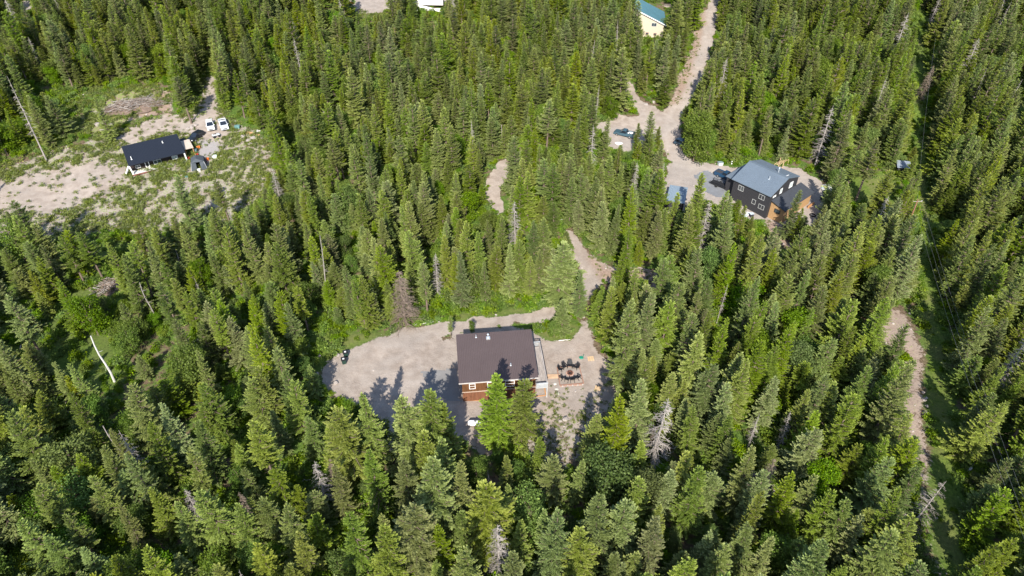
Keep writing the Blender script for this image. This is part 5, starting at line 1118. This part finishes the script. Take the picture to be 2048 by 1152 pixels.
ORG = M('orange_plastic', (.80, .16, .03), .5); REDP = M('red_plastic', (.42, .03, .03), .5); TEALP = M('teal_plastic', (.12, .25, .24), .5); BLUEP = M('blue_plastic', (.02, .14, .55), .5)
box_thing('storage_tote', 430, 315, (1.1, .9, .5), M('pale_plastic', (.6, .66, .64), .5), 'pale plastic tote beside the weeds right of the canopy tent', 'tote', .3)
box_thing('storage_tote', 399, 342, (.7, .6, .5), WHITE, 'white plastic box just below the canopy tent', 'tote', .1)
box_thing('storage_tote', 367, 345, (.7, .7, .3), TEALP, 'teal box below the right end of the long house', 'tote', .5); box_thing('storage_tote', 374, 354, (.7, .7, .3), TEALP, 'lower teal box in the weeds below the long house', 'tote', .2)
box_thing('cooler', 416, 320, (.6, .5, .5), ORG, 'orange cooler at the right side of the canopy tent', 'cooler'); box_thing('cooler', 397.5, 296.5, (.8, .6, .5), ORG, 'orange box on the gravel right of the porch roof', 'cooler', .4); box_thing('storage_tote', 378, 319, (.6, .8, .6), REDP, 'red box between the long house and the tent', 'tote')
box_thing('barbecue', 392, 305, (.9, .7, .9), M('bbq_cover', (.10, .16, .17), .6), 'covered blue-grey barbecue above the canopy tent', 'barbecue'); box_thing('fuel_can', 396, 311, (.4, .4, .5), REDP, 'red fuel can beside the covered barbecue', 'fuel can')
box_thing('covered_hot_tub', 475, 256, (1.3, 1.2, .6), TEALP, 'small teal covered box in the weeds right of the white pickup', 'box', .2, M('teal_lid', (.14, .26, .25), .5))
box_thing('crate', 518, 265, (1.0, .8, .6), M('whitish', (.6, .58, .56), .7), 'whitish crate at the right end of the orange lumber', 'crate', .3)
ls = empty('lumber_stack', G(504, 268), R(-18), label='stack of orange lumber boards beside bare pine trunks right of the clearing', cat='lumber')
for k in range(6): MB().box(-2.2+rnd.uniform(-.3, .3), 2.2+rnd.uniform(-.3, .3), -.5+k*.18, -.35+k*.18, .1, .16+.05*(k % 3)).build('board', M('fresh_lumber', (.62, .36, .20), .75, var=.15), ls)
# black house yard
tb = empty('picnic_table', G(1644, 402), .2, label='small black table on the gravel right of the porch roof', cat='table'); MB().box(-.6, .6, -.4, .4, .7, .76).build('table_top', CH, tb)
for x in (-.5, .5):
    for y in (-.3, .3): MB().beam((x, y, 0), (x*.85, y*.85, .7), .06).build('leg', CH, tb)
b = MB()
for i in range(20):
    a = i*math.pi/10; b.tube([(math.cos(a)*.6, math.sin(a)*.6, .12), (math.cos(a+.32)*.6, math.sin(a+.32)*.6, .12)], .13, 6, False)
tag(put(b.build('old_tyre', TYRE), 1625, 431), 'black tyre ring lying on the gravel below the porch', 'tyre')
box_thing('appliance', 1440, 330, (1.3, .9, .8), M('grey_enamel', (.5, .53, .52), .5), 'grey and white box at the yard edge behind the blue pickup', 'box', .2, M('grey_lid2', (.2, .26, .26)))
for x_, y_, lb, hh, mt_ in ((1463, 328, 'short white gas cylinder left of the black quad bike', .9, WHITE), (1466, 327, 'tall grey gas cylinder beside the short white one', 1.5, GREYW)):
    b = MB(); b.lathe([(.2, 0), (.2, hh*.85), (.1, hh), (.05, hh+.08)], 10); tag(put(b.build('gas_cylinder', mt_), x_, y_), lb, 'gas cylinder', 'gas cylinders at the yard edge')
sw = empty('wooden_scaffold', G(1561, 334), R(40), label='raw yellow timber platform frame behind the blue-grey roof', cat='scaffold')
for k in range(8): MB().box(-2.2+k*.6, -2.05+k*.6, -.6, .6, 1.5, 1.58).build('slat', PAL, sw)
for x in (-2.2, 0, 2.2):
    for y in (-.55, .55): MB().box(x-.06, x+.06, y-.06, y+.06, -.2, 2.4 if (x, y) == (0, .55) else 1.5).build('post', PAL, sw)
tag(put(MB().box(-.25, .25, -1.8, 1.8, .3, .5).box(-.2, .2, -1.5, -1.3, 0, .3).box(-.2, .2, 1.3, 1.5, 0, .3).build('wooden_ramp', M('ramp_wood', (.34, .24, .17), .8)), 1470, 418, -.5), 'long wooden plank ramp against the black house front', 'ramp')
for p, lb, m_ in (((1497, 428), 'white plastic sheet at the foot of the black wall', WHITE), ((1487, 433), 'pale sheet left of the white one below the black wall', M('pale_sheet', (.5, .54, .6), .5)), ((1238, 287), 'crumpled white tarp on the ground below the old blue pickup', WHITE), ((95, 677), 'small bright blue tarp on the left open slope', BLUEP), ((684, 27), 'orange-red tarp below the gravel lot at the top', ORG)):
    b = MB(); blob(b, (0, 0, 0), 1.0, int(p[0]), (1, .75, .18), 2); tag(put(b.build('tarp', m_), *p, dz=.08), lb, 'tarp')
box_thing('rain_barrel', 1502, 433, (.9, .8, .8), M('dark_tub', (.04, .04, .05), .5), 'dark tub with pale rim at the foot of the black house wall', 'tub', .3, M('grey_rim', (.5, .55, .58), .5))
# far little shed among trees, top right of the lawn
g = G(1801, 345); s2 = empty('shed', g, R(-15), label='tiny grey-roofed shed among conifers left of the cut line', cat='shed'); MB().box(-1.2, 1.2, -1, 1, -.5, 2.0).build('wall', HW, s2)
ribbed_roof(s2, [(-1.6, -1.4, 2.05), (1.6, -1.4, 2.05), (1.6, 1.4, 2.6), (-1.6, 1.4, 2.6)], M('grey_roof', (.22, .25, .29), .5), 6)
box_thing('play_chest', 1291, 84, (1.2, 1.0, 1.0), BLUEP, 'bright blue box among trees below the beige house', 'box')
tag(put(MB().box(-1.6, 1.6, -.9, .9, 0, .25).box(-1.6, -1.4, -.9, .9, .25, .5).build('timber_deck', ORW), 1291, 79, 0), 'orange timber platform just below the beige house wall', 'platform')
# gravel lot at the top
tr = empty('box_trailer', G(861, 14), R(-3), label='long white box trailer at the top edge right of the gravel lot', cat='trailer'); b = MB(); b.box(-4.6, 4.6, -1.3, 1.3, 1.0, 3.6); b.build('box', M('trailer_cream', (.72, .68, .60), .5, var=.04), tr, bevel=.05); MB().box(-4.6, 6.2, -.15, .15, .8, .98).build('chassis', BLK, tr)
for x in (-3, -1.8):
    for y in (-1.1, 1.1):
        b = MB(); b.lathe([(.45, -.15), (.45, .15)], 12); b.xf(Matrix.Translation((x, y, .45))@Matrix.Rotation(R(90), 4, 'X')); b.build('wheel', TYRE, tr)
for pa, pb, lb in (((833, 14), (881, 25), 'long white girder slanting below the white box trailer'), ((834, 23), (881, 22), 'long white girder lying level below the slanting one')):
    a, b_ = G(*pa), G(*pb); m_ = MB(); m_.beam(Vector((0, 0, .3)), b_-a+Vector((0, 0, .3)), .5, .12).beam(Vector((0, 0, .55)), b_-a+Vector((0, 0, .55)), .16, .4).beam(Vector((0, 0, .8)), b_-a+Vector((0, 0, .8)), .5, .1); o = m_.build('steel_girder', WHITE); o.location = a; tag(o, lb, 'girder')
def machine(px, py, rz, lb):
    m_ = empty('loader', G(px, py), rz, label=lb, cat='digger'); b = MB(); b.prism([(-1.6, .7), (-1.6, 1.5), (.2, 1.5), (1.4, 1.1), (1.4, .7)][::-1], -.8, .8); b.build('body', ORG, m_, bevel=.06); MB().box(-.5, .5, -.6, .6, 1.5, 2.5).build('cab', CARG, m_); MB().box(-.6, .6, -.7, .7, 2.5, 2.6).build('cab_roof', ORG, m_)
    b = MB(); b.beam((.6, .9, 1.2), (2.6, .9, .5), .14).beam((.6, -.9, 1.2), (2.6, -.9, .5), .14); b.build('arm', ORG, m_); MB().prism([(2.5, .1), (3.2, .1), (3.0, .7), (2.5, .8)][::-1], -1, 1).build('bucket', ORG, m_)
    for x in (-1, .9):
        for y in (-.95, .95):
            b = MB(); b.lathe([(.5, -.18), (.5, .18)], 12); b.xf(Matrix.Translation((x, y, .5))@Matrix.Rotation(R(90), 4, 'X')); b.build('wheel', TYRE, m_)
machine(694, 13, 1.1, 'orange loader at the left side of the gravel lot on top'); machine(671, 8, .3, 'orange loader half hidden by trees left of the other one')
# utility pole and lines
g = G(1816, 450); h = solve_h(g.x, g.y, g.z, 399); top = PZ(1836, 399, g.z+h); up = empty('utility_pole', g, 0, label='leaning reddish wooden utility pole beside the green cut line', cat='utility pole')
v = top-g; v.x *= 1.0; b = MB(); b.tube([Vector((0, 0, -.5)), v*.5, v], [.2, .17, .13], 8); b.build('pole', M('pole_wood', (.26, .13, .08), .85, var=.2), up); b = MB(); b.beam(v+Vector((-1.1, 0, -.5)), v+Vector((1.1, 0, -.5)), .12); b.build('crossarm', BARKG, up)
for x in (-1, 0, 1): b = MB(); b.lathe([(.07, 0), (.1, .12), (.04, .22)], 8); b.xf(Matrix.Translation(v+Vector((x, 0, -.44)))); b.build('insulator', WHITE, up)
WIRE = M('aluminium_wire', (.25, .25, .25), .5, .3); e2 = G(2050, 1330)+Vector((0, 0, 10)); e3 = G(1842, 150)+Vector((0, 0, 11))
def wire(a, b_, sag, lb):
    m_ = MB(); m_.tube([a.lerp(b_, k/16)+Vector((0, 0, -sag*4*(k/16)*(1-k/16))) for k in range(17)], .012, 4, False); tag(m_.build('power_line', WIRE), lb, 'power line', 'power lines along the cut line')
for k, x in enumerate((-1, 0, 1)): wire(g+v+Vector((x, 0, -.25)), e2+Vector((x, 0, 0)), 1.5, ['left', 'middle', 'right'][k]+' wire running from the utility pole down along the cut line')
wire(g+v+Vector((0, 0, -.3)), e3, 1.2, 'single wire running from the utility pole up to the top edge')
